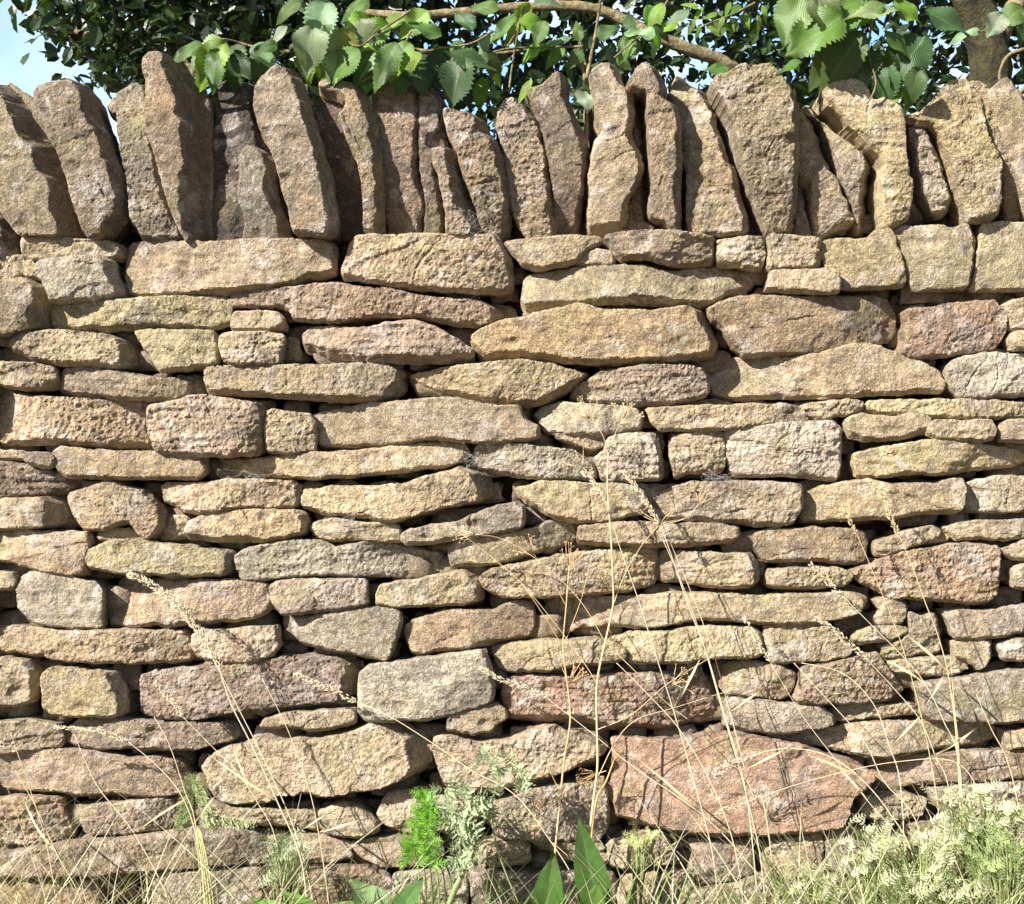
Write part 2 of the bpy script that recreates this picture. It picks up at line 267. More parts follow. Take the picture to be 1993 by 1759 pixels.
a46 y 4 4 2|1947,851 1950,824 1965,818 2013,819 2013,861 1950,857
b1 y 4 6 4|39,889 54,883 90,880 101,893 96,908 72,910 57,905
b1a d 3 3 -10|-18,879 39,878 39,892 -18,894
b2 d 4 6 -10|-18,895 30,896 60,908 96,920 132,931 151,941 114,962 60,967 0,970 -18,970
b3 y 6 5 8|96,887 105,875 114,871 151,875 211,879 271,880 331,883 382,884 394,890 397,920 385,932 331,931 256,931 181,931 129,928 111,923 102,905
b4 o 26 5 4|-18,971 15,973 45,970 78,970 102,971 116,980 114,1005 107,1025 60,1028 15,1032 -18,1032
b5 b 14 8 6|116,971 120,962 151,955 181,944 211,935 220,934 238,947 256,953 280,956 289,974 304,989 313,1005 310,1029 301,1041 291,1053 277,1051 262,1035 247,1018 211,1029 181,1033 151,1034 135,1014 123,992
b5b t 4 4 -22|169,1059 178,1041 211,1031 250,1035 272,1050 229,1054
b5c d 4 4 -30|315,1005 357,1008 358,1051 301,1056 297,1047 313,1029
b6 t 10 7 4|309,950 319,941 361,944 400,940 437,935 482,934 527,937 566,938 578,947 580,974 572,991 512,992 452,992 421,998 376,1001 340,989 316,974
b7 y 14 14 4|358,1029 367,1014 400,1001 437,995 482,994 542,995 587,997 595,1017 589,1041 560,1053 482,1057 421,1056 361,1051 355,1047
b8 t 5 5 4|-18,1033 30,1033 60,1035 105,1038 163,1038 169,1056 162,1083 160,1123 120,1121 75,1115 45,1104 18,1095 -18,1093
b9 o 16 5 6|163,1092 169,1074 187,1065 211,1054 241,1051 271,1053 301,1059 346,1062 379,1068 406,1071 431,1072 449,1077 455,1098 452,1120 406,1120 331,1119 271,1116 241,1116 196,1111 172,1107
b10 w 14 4 4|455,1083 470,1074 500,1065 545,1057 590,1053 629,1057 645,1068 681,1062 717,1053 750,1057 786,1065 831,1074 870,1080 873,1092 873,1118 846,1122 801,1124 741,1124 681,1123 620,1121 560,1124 515,1129 467,1129 458,1107
b11 g 4 4 0|-18,1117 18,1117 27,1131 24,1146 0,1149 -18,1149
b12 g 5 5 6|32,1128 54,1114 90,1117 135,1125 181,1138 193,1149 193,1179 191,1200 194,1226 151,1227 114,1221 75,1218 51,1209 33,1191 30,1155
b13 r 6 7 4|194,1191 211,1167 211,1140 223,1131 271,1132 331,1134 391,1131 452,1131 497,1135 521,1143 524,1170 519,1191 497,1203 452,1210 391,1212 346,1218 301,1221 256,1225 200,1225 194,1209
b14 u 4 5 4|524,1143 533,1135 575,1131 635,1129 687,1128 711,1129 714,1149 714,1179 681,1185 620,1190 575,1193 551,1194 533,1176 526,1158
b15 o 14 5 2|738,1141 771,1134 816,1128 861,1119 891,1113 915,1114 927,1131 941,1146 940,1170 915,1177 861,1179 801,1180 756,1182 733,1178 733,1161
b16 t 6 5 4|-18,1225 30,1225 75,1226 120,1231 166,1231 241,1228 286,1231 355,1232 366,1251 373,1263 364,1290 331,1294 286,1294 241,1293 181,1290 120,1287 75,1281 30,1278 -18,1272
b17 p 6 6 0|376,1236 391,1226 437,1229 482,1221 536,1220 542,1239 541,1260 527,1280 497,1290 452,1291 406,1284 382,1278 376,1263
b18 g 6 6 8|560,1218 575,1208 620,1200 666,1190 711,1183 741,1185 771,1190 781,1203 778,1224 771,1248 762,1272 753,1289 726,1284 681,1272 635,1266 590,1257 566,1245
b19 b 6 14 -2|789,1221 801,1212 831,1200 861,1191 897,1190 937,1194 961,1194 982,1181 1012,1173 1033,1179 1042,1197 1040,1230 1030,1248 982,1257 921,1268 861,1274 816,1280 801,1274 789,1245
b20 t 16 6 8|1053,1236 1057,1212 1069,1188 1075,1167 1120,1165 1181,1168 1226,1165 1271,1162 1316,1157 1361,1157 1421,1158 1482,1161 1542,1159 1600,1157 1649,1154 1673,1157 1691,1167 1688,1187 1659,1200 1617,1209 1542,1216 1488,1215 1437,1209 1376,1206 1346,1210 1301,1219 1241,1224 1181,1222 1138,1227 1120,1240 1084,1245 1060,1245
b21 y 34 8 6|581,968 590,956 620,952 657,944 687,947 741,947 786,943 831,929 870,919 903,907 927,911 952,926 957,950 953,976 915,983 876,989 831,1005 777,1017 741,1016 717,1006 681,1005 635,1005 614,997 584,989
b22 y 20 6 2|404,905 410,896 455,894 500,892 560,885 620,882 681,880 741,874 801,867 843,862 891,861 917,866 920,884 912,899 876,909 801,917 741,921 681,927 620,931 560,930 500,929 440,929 410,928
b23 g 8 6 6|923,890 927,871 946,863 982,864 1027,868 1072,873 1108,876 1120,880 1144,893 1161,908 1166,934 1120,933 1087,935 1057,933 1012,929 967,920 932,914
b24 g 12 5 0|1160,893 1178,878 1187,851 1211,846 1241,843 1277,845 1283,866 1291,890 1291,931 1271,933 1226,938 1187,940 1173,932 1169,914
b24b d 3 3 -26|1054,833 1120,838 1181,837 1178,866 1154,877 1132,866 1090,854
b25 w 4 6 0|1313,848 1346,845 1391,842 1409,843 1410,872 1411,899 1408,919 1346,919 1319,931 1311,905 1305,884
b26 w 8 7 8|1414,842 1423,839 1468,831 1528,824 1574,822 1628,822 1640,836 1641,875 1641,914 1639,938 1604,933 1559,928 1528,925 1483,927 1429,926 1420,896 1415,875
b27 y 4 5 4|1665,905 1667,884 1694,877 1724,872 1769,863 1814,857 1860,860 1905,866 1950,871 2013,878 2013,902 1965,908 1905,914 1845,923 1784,921 1739,926 1709,930 1673,928
b28 y 6 7 6|1569,974 1574,962 1604,949 1649,940 1694,932 1712,938 1736,944 1784,943 1814,943 1845,935 1875,934 1880,950 1877,980 1871,998 1830,998 1784,1000 1739,1009 1694,1010 1634,1013 1589,1017 1569,1017
b29 g 4 4 2|1881,947 1905,935 1950,929 2013,929 2013,995 1950,997 1890,998 1881,992
b30 o 8 8 4|1006,953 1024,949 1054,938 1084,937 1120,940 1157,944 1196,943 1229,946 1256,959 1269,980 1266,998 1223,1005 1196,1013 1166,1019 1129,1019 1090,1013 1060,998 1024,980 1012,965
b31 p 10 10 8|1269,965 1301,956 1316,947 1346,941 1391,939 1452,939 1512,939 1560,946 1564,965 1562,995 1551,1019 1512,1025 1467,1023 1421,1019 1376,1014 1301,1013 1272,1011 1275,986
b32 g 8 6 0|780,1044 798,1032 831,1024 891,1017 931,1001 967,986 1006,977 1021,986 1021,1017 1012,1028 967,1037 921,1043 876,1052 831,1058 792,1061 783,1053
b33 t 6 6 -2|596,1029 611,1017 645,1011 681,1015 711,1020 771,1021 779,1035 780,1054 741,1055 681,1053 651,1056 620,1051 605,1041
b34 o 4 5 6|873,1065 885,1056 921,1047 982,1041 1042,1029 1072,1017 1090,1012 1114,1020 1121,1035 1121,1053 1100,1064 1057,1076 1012,1088 952,1100 906,1106 879,1109 875,1089
b35 t 8 10 2|1125,1041 1129,1026 1166,1023 1211,1017 1250,1016 1286,1022 1346,1020 1406,1023 1440,1029 1444,1044 1431,1055 1391,1058 1346,1061 1301,1064 1256,1064 1196,1063 1151,1059 1126,1055
b36 y 10 5 6|934,1125 955,1110 985,1104 1030,1095 1090,1083 1151,1075 1211,1071 1265,1067 1288,1068 1291,1086 1282,1110 1279,1140 1256,1145 1211,1154 1151,1157 1090,1160 1030,1162 985,1162 955,1154 940,1140
b37 t 14 5 4|1292,1077 1316,1073 1361,1077 1421,1080 1464,1077 1477,1095 1479,1131 1471,1142 1437,1144 1391,1142 1331,1135 1292,1135 1291,1107
b38 b 8 6 4|1476,1041 1495,1033 1544,1032 1589,1029 1634,1032 1679,1033 1700,1039 1702,1062 1694,1086 1685,1100 1649,1097 1604,1092 1559,1091 1513,1095 1483,1088 1474,1071
b39 o 5 5 0|1495,1119 1501,1110 1544,1109 1589,1106 1628,1106 1655,1116 1656,1131 1643,1142 1589,1145 1538,1148 1501,1145 1492,1137
b40 g 6 5 0|1706,1065 1712,1053 1748,1044 1784,1032 1824,1024 1839,1032 1836,1047 1799,1062 1763,1073 1724,1083 1709,1083
b40b d 3 3 -25|1840,1038 1857,1042 1854,1056 1808,1062 1839,1048
b41 w 4 5 2|1842,1032 1875,1018 1920,1014 1965,1016 2013,1013 2013,1047 1965,1051 1905,1047 1869,1052 1854,1041
b42 b 6 6 12|1656,1113 1679,1107 1703,1098 1733,1083 1769,1075 1814,1068 1860,1060 1884,1059 1920,1063 1947,1066 1948,1101 1947,1131 1943,1161 1929,1174 1905,1176 1845,1169 1784,1165 1742,1165 1709,1149 1679,1134
b43 w 4 4 -4|1953,1071 1992,1056 2013,1053 2013,1092 1977,1089
b43b t 4 4 0|1972,1110 1995,1098 2013,1098 2013,1146 1975,1143
b44 o 6 5 6|1492,1233 1491,1218 1544,1216 1589,1212 1610,1215 1625,1233 1652,1254 1664,1263 1655,1278 1610,1287 1559,1290 1507,1293 1497,1281 1493,1254
b45 o 8 6 2|1193,1248 1226,1235 1286,1232 1361,1222 1406,1221 1470,1224 1485,1233 1489,1254 1485,1275 1452,1281 1391,1281 1346,1287 1301,1291 1256,1293 1226,1291 1221,1272 1211,1257
b46 o 4 5 4|958,1275 961,1263 1000,1255 1060,1249 1120,1249 1169,1245 1190,1251 1217,1266 1215,1284 1169,1291 1120,1295 1060,1306 1000,1311 970,1309
b47 y 10 4 -6|1706,1170 1730,1165 1769,1172 1772,1194 1763,1218 1736,1218 1712,1219 1703,1206 1721,1191
b48 w 4 5 0|1664,1242 1673,1233 1694,1225 1739,1220 1766,1223 1769,1233 1739,1248 1709,1251 1676,1255 1665,1251
b49 g 6 4 -14|1724,1278 1725,1260 1763,1248 1778,1227 1773,1194 1799,1206 1817,1199 1836,1203 1839,1221 1845,1248 1842,1272 1799,1275 1769,1281 1730,1286
b50 w 4 5 4|1842,1191 1875,1189 1920,1190 1944,1190 1965,1185 2013,1180 2013,1227 1980,1236 1920,1242 1863,1243 1857,1227
b51 w 20 4 4|1863,1254 1890,1249 1929,1245 1944,1254 1946,1281 1935,1298 1914,1307 1899,1294 1866,1281
b52 y 4 5 0|1948,1257 1980,1246 2013,1245 2013,1291 1959,1284
b53 w 6 4 0|1736,1294 1769,1288 1830,1283 1866,1283 1887,1291 1896,1306 1860,1320 1799,1317 1754,1316 1739,1309
b54 t 4 5 4|1559,1315 1565,1298 1604,1295 1649,1286 1694,1277 1712,1274 1724,1294 1739,1315 1754,1333 1769,1351 1739,1366 1694,1369 1649,1369 1589,1370 1547,1363 1558,1336
b55 t 8 5 4|1407,1339 1407,1312 1423,1298 1453,1292 1498,1295 1531,1303 1555,1315 1554,1336 1542,1360 1525,1366 1468,1358 1420,1355
d1 u 8 6 4|-18,1285 18,1288 45,1291 59,1309 62,1339 57,1369 30,1378 -18,1381
d2 y 14 5 10|83,1327 87,1309 99,1300 135,1303 181,1309 220,1312 232,1333 241,1369 238,1393 196,1398 135,1396 96,1394 84,1381
d3 u 36 6 8|268,1320 300,1310 400,1302 480,1291 560,1280 620,1283 680,1290 698,1300 692,1365 600,1373 540,1378 480,1384 430,1398 380,1406 300,1410 268,1395
d4 w 8 6 12|702,1310 720,1295 800,1285 870,1275 945,1265 955,1300 962,1340 958,1370 900,1385 840,1400 780,1402 720,1402 698,1390 700,1350
d6 R 8 22 6|982,1327 1000,1324 1030,1320 1090,1319 1151,1317 1211,1314 1271,1313 1331,1317 1376,1322 1394,1333 1402,1369 1403,1428 1361,1432 1301,1431 1241,1432 1181,1428 1151,1420 1090,1417 1030,1414 1000,1412 982,1399 976,1363
d7 g 6 6 2|873,1396 891,1387 937,1378 967,1374 985,1384 986,1402 967,1414 952,1425 921,1432 891,1426 870,1424
d8 w 4 6 2|500,1420 509,1408 530,1396 560,1388 620,1385 690,1382 693,1411 651,1419 605,1420 560,1415 518,1423
d8b d 3 3 -22|482,1387 560,1376 690,1371 690,1381 620,1383 530,1394 503,1405
d9 u 4 5 0|-18,1408 30,1406 75,1409 108,1417 113,1435 110,1456 60,1463 18,1468 -18,1473
d10 u 12 5 2|116,1435 132,1420 145,1406 181,1401 226,1400 256,1406 301,1410 331,1412 391,1412 446,1413 455,1429 452,1444 421,1453 376,1463 316,1462 256,1457 211,1462 166,1460 122,1456
d11 r 16 6 6|-18,1475 30,1472 75,1466 120,1463 181,1472 241,1481 301,1481 340,1487 360,1520 366,1548 331,1554 271,1557 211,1549 166,1552 105,1545 30,1546 -18,1542
d12 t 45 7 12|386,1502 395,1487 416,1472 440,1460 485,1450 530,1447 575,1442 620,1439 681,1427 711,1415 753,1403 777,1414 801,1429 825,1441 837,1460 837,1496 816,1513 771,1534 711,1540 681,1546 645,1558 620,1549 602,1545 581,1549 560,1564 524,1569 500,1567 470,1573 440,1576 416,1567 404,1550 398,1526
d13 t 22 16 6|840,1454 846,1439 876,1431 921,1450 952,1448 997,1442 1027,1430 1057,1419 1081,1419 1099,1429 1132,1429 1162,1438 1186,1460 1188,1475 1162,1485 1126,1496 1099,1508 1057,1523 1012,1535 982,1542 937,1547 861,1549 855,1520 846,1496 840,1478
d14 R 4 8 14|1196,1460 1193,1448 1211,1442 1271,1445 1316,1444 1376,1436 1437,1436 1497,1442 1557,1451 1602,1466 1647,1481 1688,1496 1695,1514 1677,1529 1653,1550 1641,1580 1631,1606 1587,1615 1527,1618 1452,1623 1406,1626 1346,1625 1301,1618 1256,1606 1205,1591 1198,1565 1199,1544 1191,1532 1198,1502
d15 g 12 7 4|1426,1366 1483,1367 1528,1373 1574,1374 1610,1382 1625,1396 1631,1411 1604,1423 1559,1426 1513,1432 1468,1430 1420,1429 1418,1399
d16 g 4 5 0|1626,1388 1649,1377 1679,1376 1718,1379 1754,1379 1787,1376 1790,1396 1754,1399 1709,1402 1649,1409 1631,1405
d17 u 4 7 8|1783,1333 1814,1329 1845,1325 1890,1319 1935,1310 2013,1304 2013,1405 1965,1406 1905,1408 1845,1406 1814,1405 1795,1393 1797,1363
d18 t 4 6 6|1570,1444 1604,1433 1649,1418 1694,1410 1784,1410 1845,1411 1905,1418 1956,1427 1956,1450 1905,1456 1845,1462 1784,1468 1724,1474 1679,1474 1634,1465 1589,1456
d19 b 4 6 2|1701,1481 1754,1475 1814,1474 1863,1472 1965,1466 2013,1463 2013,1520 1905,1525 1845,1528 1799,1534 1754,1546 1724,1543 1710,1514
d20 y 4 4 0|1960,1426 2013,1420 2013,1454 1965,1460
d21 b 5 5 2|-18,1559 30,1558 75,1558 111,1561 111,1580 120,1601 129,1616 129,1637 90,1645 45,1650 -18,1648
d22 u 14 5 4|154,1586 169,1575 211,1570 271,1564 316,1560 340,1565 346,1595 337,1618 286,1625 226,1630 181,1634 160,1628 153,1604
d23 u 10 6 6|-18,1665 30,1659 75,1651 135,1645 181,1639 241,1635 286,1629 331,1623 376,1623 421,1626 452,1627 512,1638 517,1670 511,1697 452,1694 361,1694 271,1697 181,1703 90,1708 0,1708 -18,1711
d24 b 4 4 -2|-18,1715 60,1717 120,1717 151,1722 181,1730 184,1764 184,1803 -18,1803
d25 g 4 4 2|293,1715 316,1704 376,1702 452,1702 497,1705 505,1730 497,1764 494,1797 286,1797
d26 d 4 5 -6|404,1578 440,1582 500,1582 545,1584 613,1584 622,1604 620,1625 590,1616 530,1613 485,1610 440,1601 407,1598
d27 u 6 6 4|617,1586 651,1575 672,1567 696,1574 717,1589 734,1607 735,1628 711,1632 681,1635 651,1631 627,1628 621,1607
d28 p 8 6 -2|735,1589 744,1562 756,1550 786,1545 816,1545 861,1559 921,1565 925,1610 891,1625 831,1628 786,1628 756,1615 738,1601
d29 u 6 6 6|958,1571 1000,1556 1045,1538 1084,1531 1135,1529 1172,1526 1181,1544 1184,1580 1187,1610 1180,1628 1163,1648 1120,1642 1075,1640 1030,1638 1000,1635 964,1628 955,1595
d30 p 4 5 0|681,1649 711,1641 756,1635 786,1633 819,1643 855,1640 861,1670 831,1691 786,1694 741,1691 711,1682 687,1670
d31 d 4 5 -6|922,1655 967,1647 1018,1641 1032,1650 1029,1682 982,1691 922,1685
d32 t 4 4 -10|1036,1652 1040,1643 1105,1644 1174,1649 1174,1661 1126,1658 1081,1662
d33 w 4 4 0|1082,1665 1126,1661 1177,1665 1180,1679 1135,1682 1090,1673
d34 w 6 6 2|1181,1676 1184,1647 1211,1638 1256,1627 1289,1624 1303,1640 1312,1661 1316,1679 1271,1685 1226,1692 1193,1689
d35 u 6 6 -4|1344,1642 1391,1643 1452,1641 1469,1644 1468,1685 1469,1709 1421,1724 1361,1730 1334,1715 1355,1670
d36 g 6 6 4|1497,1655 1512,1638 1557,1632 1601,1625 1605,1655 1601,1700 1572,1708 1527,1714 1494,1700 1485,1673
d37 g 4 6 2|1605,1622 1649,1612 1679,1612 1694,1634 1739,1655 1754,1685 1694,1700 1649,1702 1619,1694 1610,1655
d38 y 4 4 4|1205,1740 1211,1716 1232,1702 1271,1696 1285,1706 1283,1761 1283,1797 1205,1797
d39 u 4 4 0|1080,1706 1120,1702 1196,1705 1201,1718 1199,1761 1199,1797 1081,1797
d40 u 4 4 0|913,1709 952,1702 1027,1702 1070,1709 1072,1764 1072,1800 927,1800 914,1730
d41 g 4 4 -2|766,1709 801,1702 876,1699 906,1709 908,1764 908,1800 765,1800
d42 w 6 6 2|1680,1553 1724,1549 1769,1551 1814,1565 1800,1594 1724,1603 1680,1591
d43 g 4 4 0|1815,1541 1875,1533 2013,1527 2013,1580 1935,1594 1830,1579
d44 t 4 4 2|1770,1611 1845,1599 1993,1596 2013,1598 2013,1661 1905,1669 1784,1655
d45 u 4 4 0|1604,1711 1664,1714 1754,1702 1814,1717 1814,1764 1814,1797 1604,1797
d46 t 4 4 0|1816,1677 1905,1680 2013,1671 2013,1764 2013,1797 1820,1797
d47 g 4 4 -2|516,1635 620,1635 677,1647 680,1676 620,1685 516,1685
d48 b 4 4 0|501,1696 620,1690 711,1696 758,1716 759,1764 759,1800 500,1800
d49 t 4 4 -4|1289,1703 1331,1697 1361,1733 1421,1727 1470,1712 1494,1706 1524,1718 1572,1714 1602,1703 1602,1797 1289,1797
"""
# ---------------------------------------------------------------- ground
rg = np.linspace(-1, 1, 141)
gx = np.sign(rg) * (np.abs(rg) ** 2.6) * 120; gy = gx.copy()
GX, GY = np.meshgrid(gx, gy)
gP = np.stack([GX.ravel(), GY.ravel(), np.zeros(GX.size)], 1)
gz = perlin(gP * 1.1) * .035 + perlin(gP * 4.3 + 9) * .012 - .02
gz += np.clip((gP[:, 1] - 1.2) * .18, 0, .35)
gP[:, 2] = gz
F = [(j * 141 + i, j * 141 + i + 1, (j + 1) * 141 + i + 1, (j + 1) * 141 + i) for j in range(140) for i in range(140)]
tag(mesh_obj("ground", gP, F, M_SOIL), kind='structure')
# ---------------------------------------------------------------- the dry stone wall
COL = {'t': (.41, .32, .22), 'y': (.43, .345, .215), 'o': (.385, .315, .205), 'G': (.37, .315, .20), 'r': (.37, .275, .20),
       'p': (.415, .325, .24), 'g': (.37, .315, .24), 'R': (.33, .225, .16), 'A': (.42, .30, .19), 'k': (.115, .095, .085), 'd': (.19, .145, .105), 'w': (.47, .41, .325), 'u': (.325, .255, .20), 'b': (.34, .255, .17)}  # dark tones serve dark stones, and put shade into the colour of recessed ones
def chaikin(P, n=1):
    for _ in range(n):
        Q = np.roll(P, -1, 0); P = np.stack([P * .93 + Q * .07, P * .07 + Q * .93], 1).reshape(-1, 2)
    return P
def resample(P, s):
    Q = np.vstack([P, P[:1]]); L = np.r_[0, np.cumsum(np.linalg.norm(np.diff(Q, axis=0), axis=1))]
    n = max(12, int(L[-1] / s)); t = np.linspace(0, L[-1], n, endpoint=False)
    return np.stack([np.interp(t, L, Q[:, 0]), np.interp(t, L, Q[:, 1])], 1)
def inside(p, P):
    a = P; b = np.roll(P, -1, 0); r = np.zeros(len(p), bool)
    for (x0, y0), (x1, y1) in zip(a, b):
        if y0 == y1: continue
        c = ((p[:, 1] < y0) != (p[:, 1] < y1)) & (p[:, 0] < (x1 - x0) * (p[:, 1] - y0) / (y1 - y0) + x0)
        r ^= c
    return r
def seg_dist(p, P):
    a = P; b = np.roll(P, -1, 0); ab = b - a; L = (ab ** 2).sum(1) + 1e-12; out = np.empty(len(p))
    for s in range(0, len(p), 1500):
        q = p[s:s + 1500]; ap = q[:, None] - a[None]; t = np.clip((ap * ab).sum(2) / L, 0, 1)
        out[s:s + 1500] = np.sqrt((((ap - t[..., None] * ab) ** 2).sum(2)).min(1))
    return out
def ray_dist(p, P, ax):        # distance to the outline going right (ax=0) or down (ax=1)
    a = P; b = np.roll(P, -1, 0); out = np.full(len(p), 1.0); o = 1 - ax; s = 1 if ax == 0 else -1
    for A, B in zip(a, b):
        if A[o] == B[o]: continue
        c = (p[:, o] < A[o]) != (p[:, o] < B[o])
        h = s * ((B[ax] - A[ax]) * (p[:, o] - A[o]) / (B[o] - A[o]) + A[ax] - p[:, ax])
        out = np.where(c & (h > 0), np.minimum(out, h), out)
    return out
def stone_mesh(P, seed, prot, rs, bs, sp=.0032, depth=.16, cope=False, smooth=False):
    R = np.random.RandomState(seed)
    ar = np.sum(P[:, 0] * np.roll(P[:, 1], -1) - np.roll(P[:, 0], -1) * P[:, 1])
    if ar < 0: P = P[::-1]
    B = resample(chaikin(P, 1), sp)
    t = np.roll(B, -1, 0) - np.roll(B, 1, 0); t /= np.linalg.norm(t, axis=1)[:, None] + 1e-9
    nrm = np.stack([t[:, 1], -t[:, 0]], 1)                      # outward
    q3 = np.c_[B, np.full(len(B), seed * .37)]
    B = B + nrm * (.0030 + perlin(q3 * 38) * .0020 + perlin(q3 * 110) * .0014 + perlin(q3 * 260) * .0006)[:, None]
    lo = B.min(0); hi = B.max(0)
    xs = np.arange(lo[0], hi[0], sp); zs = np.arange(lo[1], hi[1], sp * .87)
    G = np.array([(x + (sp * .5 if k % 2 else 0), z) for k, z in enumerate(zs) for x in xs])
    G += R.uniform(-.22, .22, G.shape) * sp
    G = G[inside(G, B)]; d = seg_dist(G, B); k = d > sp * .55; G = G[k]; d = d[k]
    nb = len(B)
    pts = np.vstack([B, G])
    res = geometry.delaunay_2d_cdt([Vector(p) for p in pts.tolist()], [(i, (i + 1) % nb) for i in range(nb)], [list(range(nb))], 1, 1e-7)
    rv, re, rf, ov = res[0], res[1], res[2], res[3]
    V = np.array([tuple(v) for v in rv]); o2n = {}
    for i, l in enumerate(ov):
        for j in l: o2n[j] = i
    T = [tuple(f) for f in rf]
    dd = np.zeros(len(V))
    for i, l in enumerate(ov):
        if l and l[0] >= nb: dd[i] = d[l[0] - nb]
    c = V.mean(0); ext = (hi - lo) / 2; q = np.c_[V, np.full(len(V), seed * 1.7)]
    small = min(1.0, min(ext) / .03)
    n_lo = perlin(q * (13, 19, 1)); n_md = perlin(q * (40, 55, 1) + 3); n_hi = perlin(q * (105, 120, 1) + 7); n_vh = perlin(q * 230 + 11)
    h = np.full(len(V), prot * .001)
    h += (V - c) @ R.uniform(-.09, .09, 2) + R.uniform(-.004, .004)
    for _ in range(R.randint(3, 8)):                            # broad broken planes meeting in arrises
        a = R.uniform(0, 2 * math.pi); u = np.array([math.cos(a), math.sin(a)])
        s = (V - c) @ u; e = abs(u[0]) * ext[0] + abs(u[1]) * ext[1]
        h -= R.uniform(.04, .20) * (.5 if smooth else 1) * np.maximum(0, s - e * R.uniform(-.1, .75) + n_lo * .005 + n_md * .0018)
    for _ in range(0 if smooth else R.randint(0, 3)):                            # knocked-off corners
        a = R.uniform(0, 2 * math.pi); u = np.array([math.cos(a) * .8, math.sin(a)]); u /= np.linalg.norm(u)
        s = (V - c) @ u; e = s.max()
        h -= R.uniform(.4, .9) * np.maximum(0, s - e + R.uniform(.004, .016) + n_lo * .004 + n_md * .002)
    if ext[0] > .05 and not smooth:                                            # steps where a layer has split away
        for _ in range(R.randint(1, 5)):
            a = R.normal() * .35 if R.rand() < .55 else R.uniform(0, 6.28)
            u = np.array([math.sin(a), math.cos(a)])
            s = (V - c) @ u - R.uniform(-.75, .75) * (abs(u[0]) * ext[0] + abs(u[1]) * ext[1]) + n_lo * .014 + n_md * .005 + n_hi * .001
            h += R.uniform(-.0032, .0032) / (1 + np.exp(-np.clip(s / .0009, -40, 40)))
        for _ in range(R.randint(0, 3)):                        # cracks
            a = R.uniform(0, 6.28); u = np.array([math.sin(a), math.cos(a)]); w_ = np.array([u[1], -u[0]])
            s = (V - c) @ u - R.uniform(-.6, .6) * min(ext) + n_lo * .01 + n_md * .004 + n_hi * .0015
            t0 = R.uniform(-.6, .6) * max(ext); g_ = np.clip(1 - np.abs(((V - c) @ w_ - t0) / R.uniform(.015, .05)), 0, 1)
            h -= .0042 * g_ ** .5 * np.exp(-(s / .0014) ** 2)
    ra = .45 if smooth else R.choice([.6, .9, 1.25, 1.6])                          # how rough this stone has weathered
    h += (n_lo * .0034 + n_md * .0017) * small * (.6 if smooth else 1) + (n_hi * .0013 + n_vh * .0011 + perlin(q * 150 + 40) * .0009) * ra
    if R.rand() < .4: h += perlin(q * (14, 120, 1) + 60) * .0016 * ra
    h -= np.maximum(0, perlin(q * (24, 34, 1) + 31) - .25) * .010 * small
    VI = V.copy()
    for i, l in enumerate(ov):
        if l and l[0] < nb: VI[i] -= nrm[l[0]] * sp * .35
    # right-hand and lower side faces turned from the sun
    if rs > 5:
        r = rs / PPM; dr = ray_dist(VI, B, 0); f = np.maximum(0, r * (1 + n_lo * .35) + n_md * .004 - dr)
        h -= np.minimum(f * 1.9, .055)
    if bs > 4:
        r = bs / PPM; dr = ray_dist(VI, B, 1); f = np.maximum(0, r * (1 + n_lo * .5) + n_md * .003 - dr)
        h -= np.minimum(f * 1.8, .04)
    rr = (.0014 + .0032 * R.rand() ** 2) * min(1, small + .2) * (1 + .9 * n_lo + .9 * n_md)
    t_ = np.clip(1 - dd / np.maximum(rr, .0012), 0, 1)
    h -= rr * (1 - np.sqrt(1 - np.minimum(t_, .995) ** 2)) * 1.05
    V3 = np.c_[V[:, 0], -h, V[:, 1]].tolist()
    ring = [o2n[i] for i in range(nb)]
    hb = h[ring]; hs_ = hb.copy()
    for _ in range(14): hs_ = (np.roll(hs_, 1) + np.roll(hs_, -1) + hs_) / 3
    hs_ = np.minimum(hs_, hb)
    offs = [(.004, -.0002), (.012, .0008), (.03, .003), (.07, .006), (depth, .010)] if not cope else [(.005, -.0002), (.02, .0005), (depth * .35, .002), (depth * .7, .005), (depth, .012)]
    for dep, shr in offs:
        mixw = min(1, dep / .07)
        rq = np.c_[B * 45, np.full(nb, seed + dep * 30)]
        rp = B - nrm * (shr + perlin(rq) * .0022 * min(1, dep / .012))[:, None]
        yy = -(hs_ * (1 - mixw) + min(prot * .001 - .012, float(hs_.min())) * mixw) + dep
        i0 = len(V3)
        V3 += np.c_[rp[:, 0], yy, rp[:, 1]].tolist()
        for i in range(nb):
            j = (i + 1) % nb
            T.append((ring[i], i0 + i, i0 + j, ring[j]))
        ring = list(range(i0, i0 + nb))
    T.append(tuple(ring[::-1]))
    return V3, T
wall = empty("dry_stone_wall", (0, 0, 0), "long dry stone wall of rough sandstone topped with upright coping stones", "wall")
SPEC = {'a13': 'large smooth orange brown stone', 'd14': 'largest reddish brown stone near the base', 'a3': 'long tan stone with a dark mossy end',
        'a2': 'pale grey lichened stone', 'd6': 'reddish stone crusted with white lichen', 'b27': 'long yellow stone with a bright green end',
        'c5': 'dark coping stone in shade', 'd2': 'small square yellowish stone', 'b5': 'dark bent stone with an arched underside',
        'a12': 'pink speckled stone', 'a37': 'large stone with a dark hollow in its face', 'b13': 'stone with a red lower edge', 'd3': 'large purplish grey stone',
        'c1': 'broad coping stone with a shaded notch', 'c20': 'small slab shaped coping stone leaning right', 'c2': 'broad tan coping stone leaning left', 'b26': 'square grey stone with cobwebs below'}
rows = []
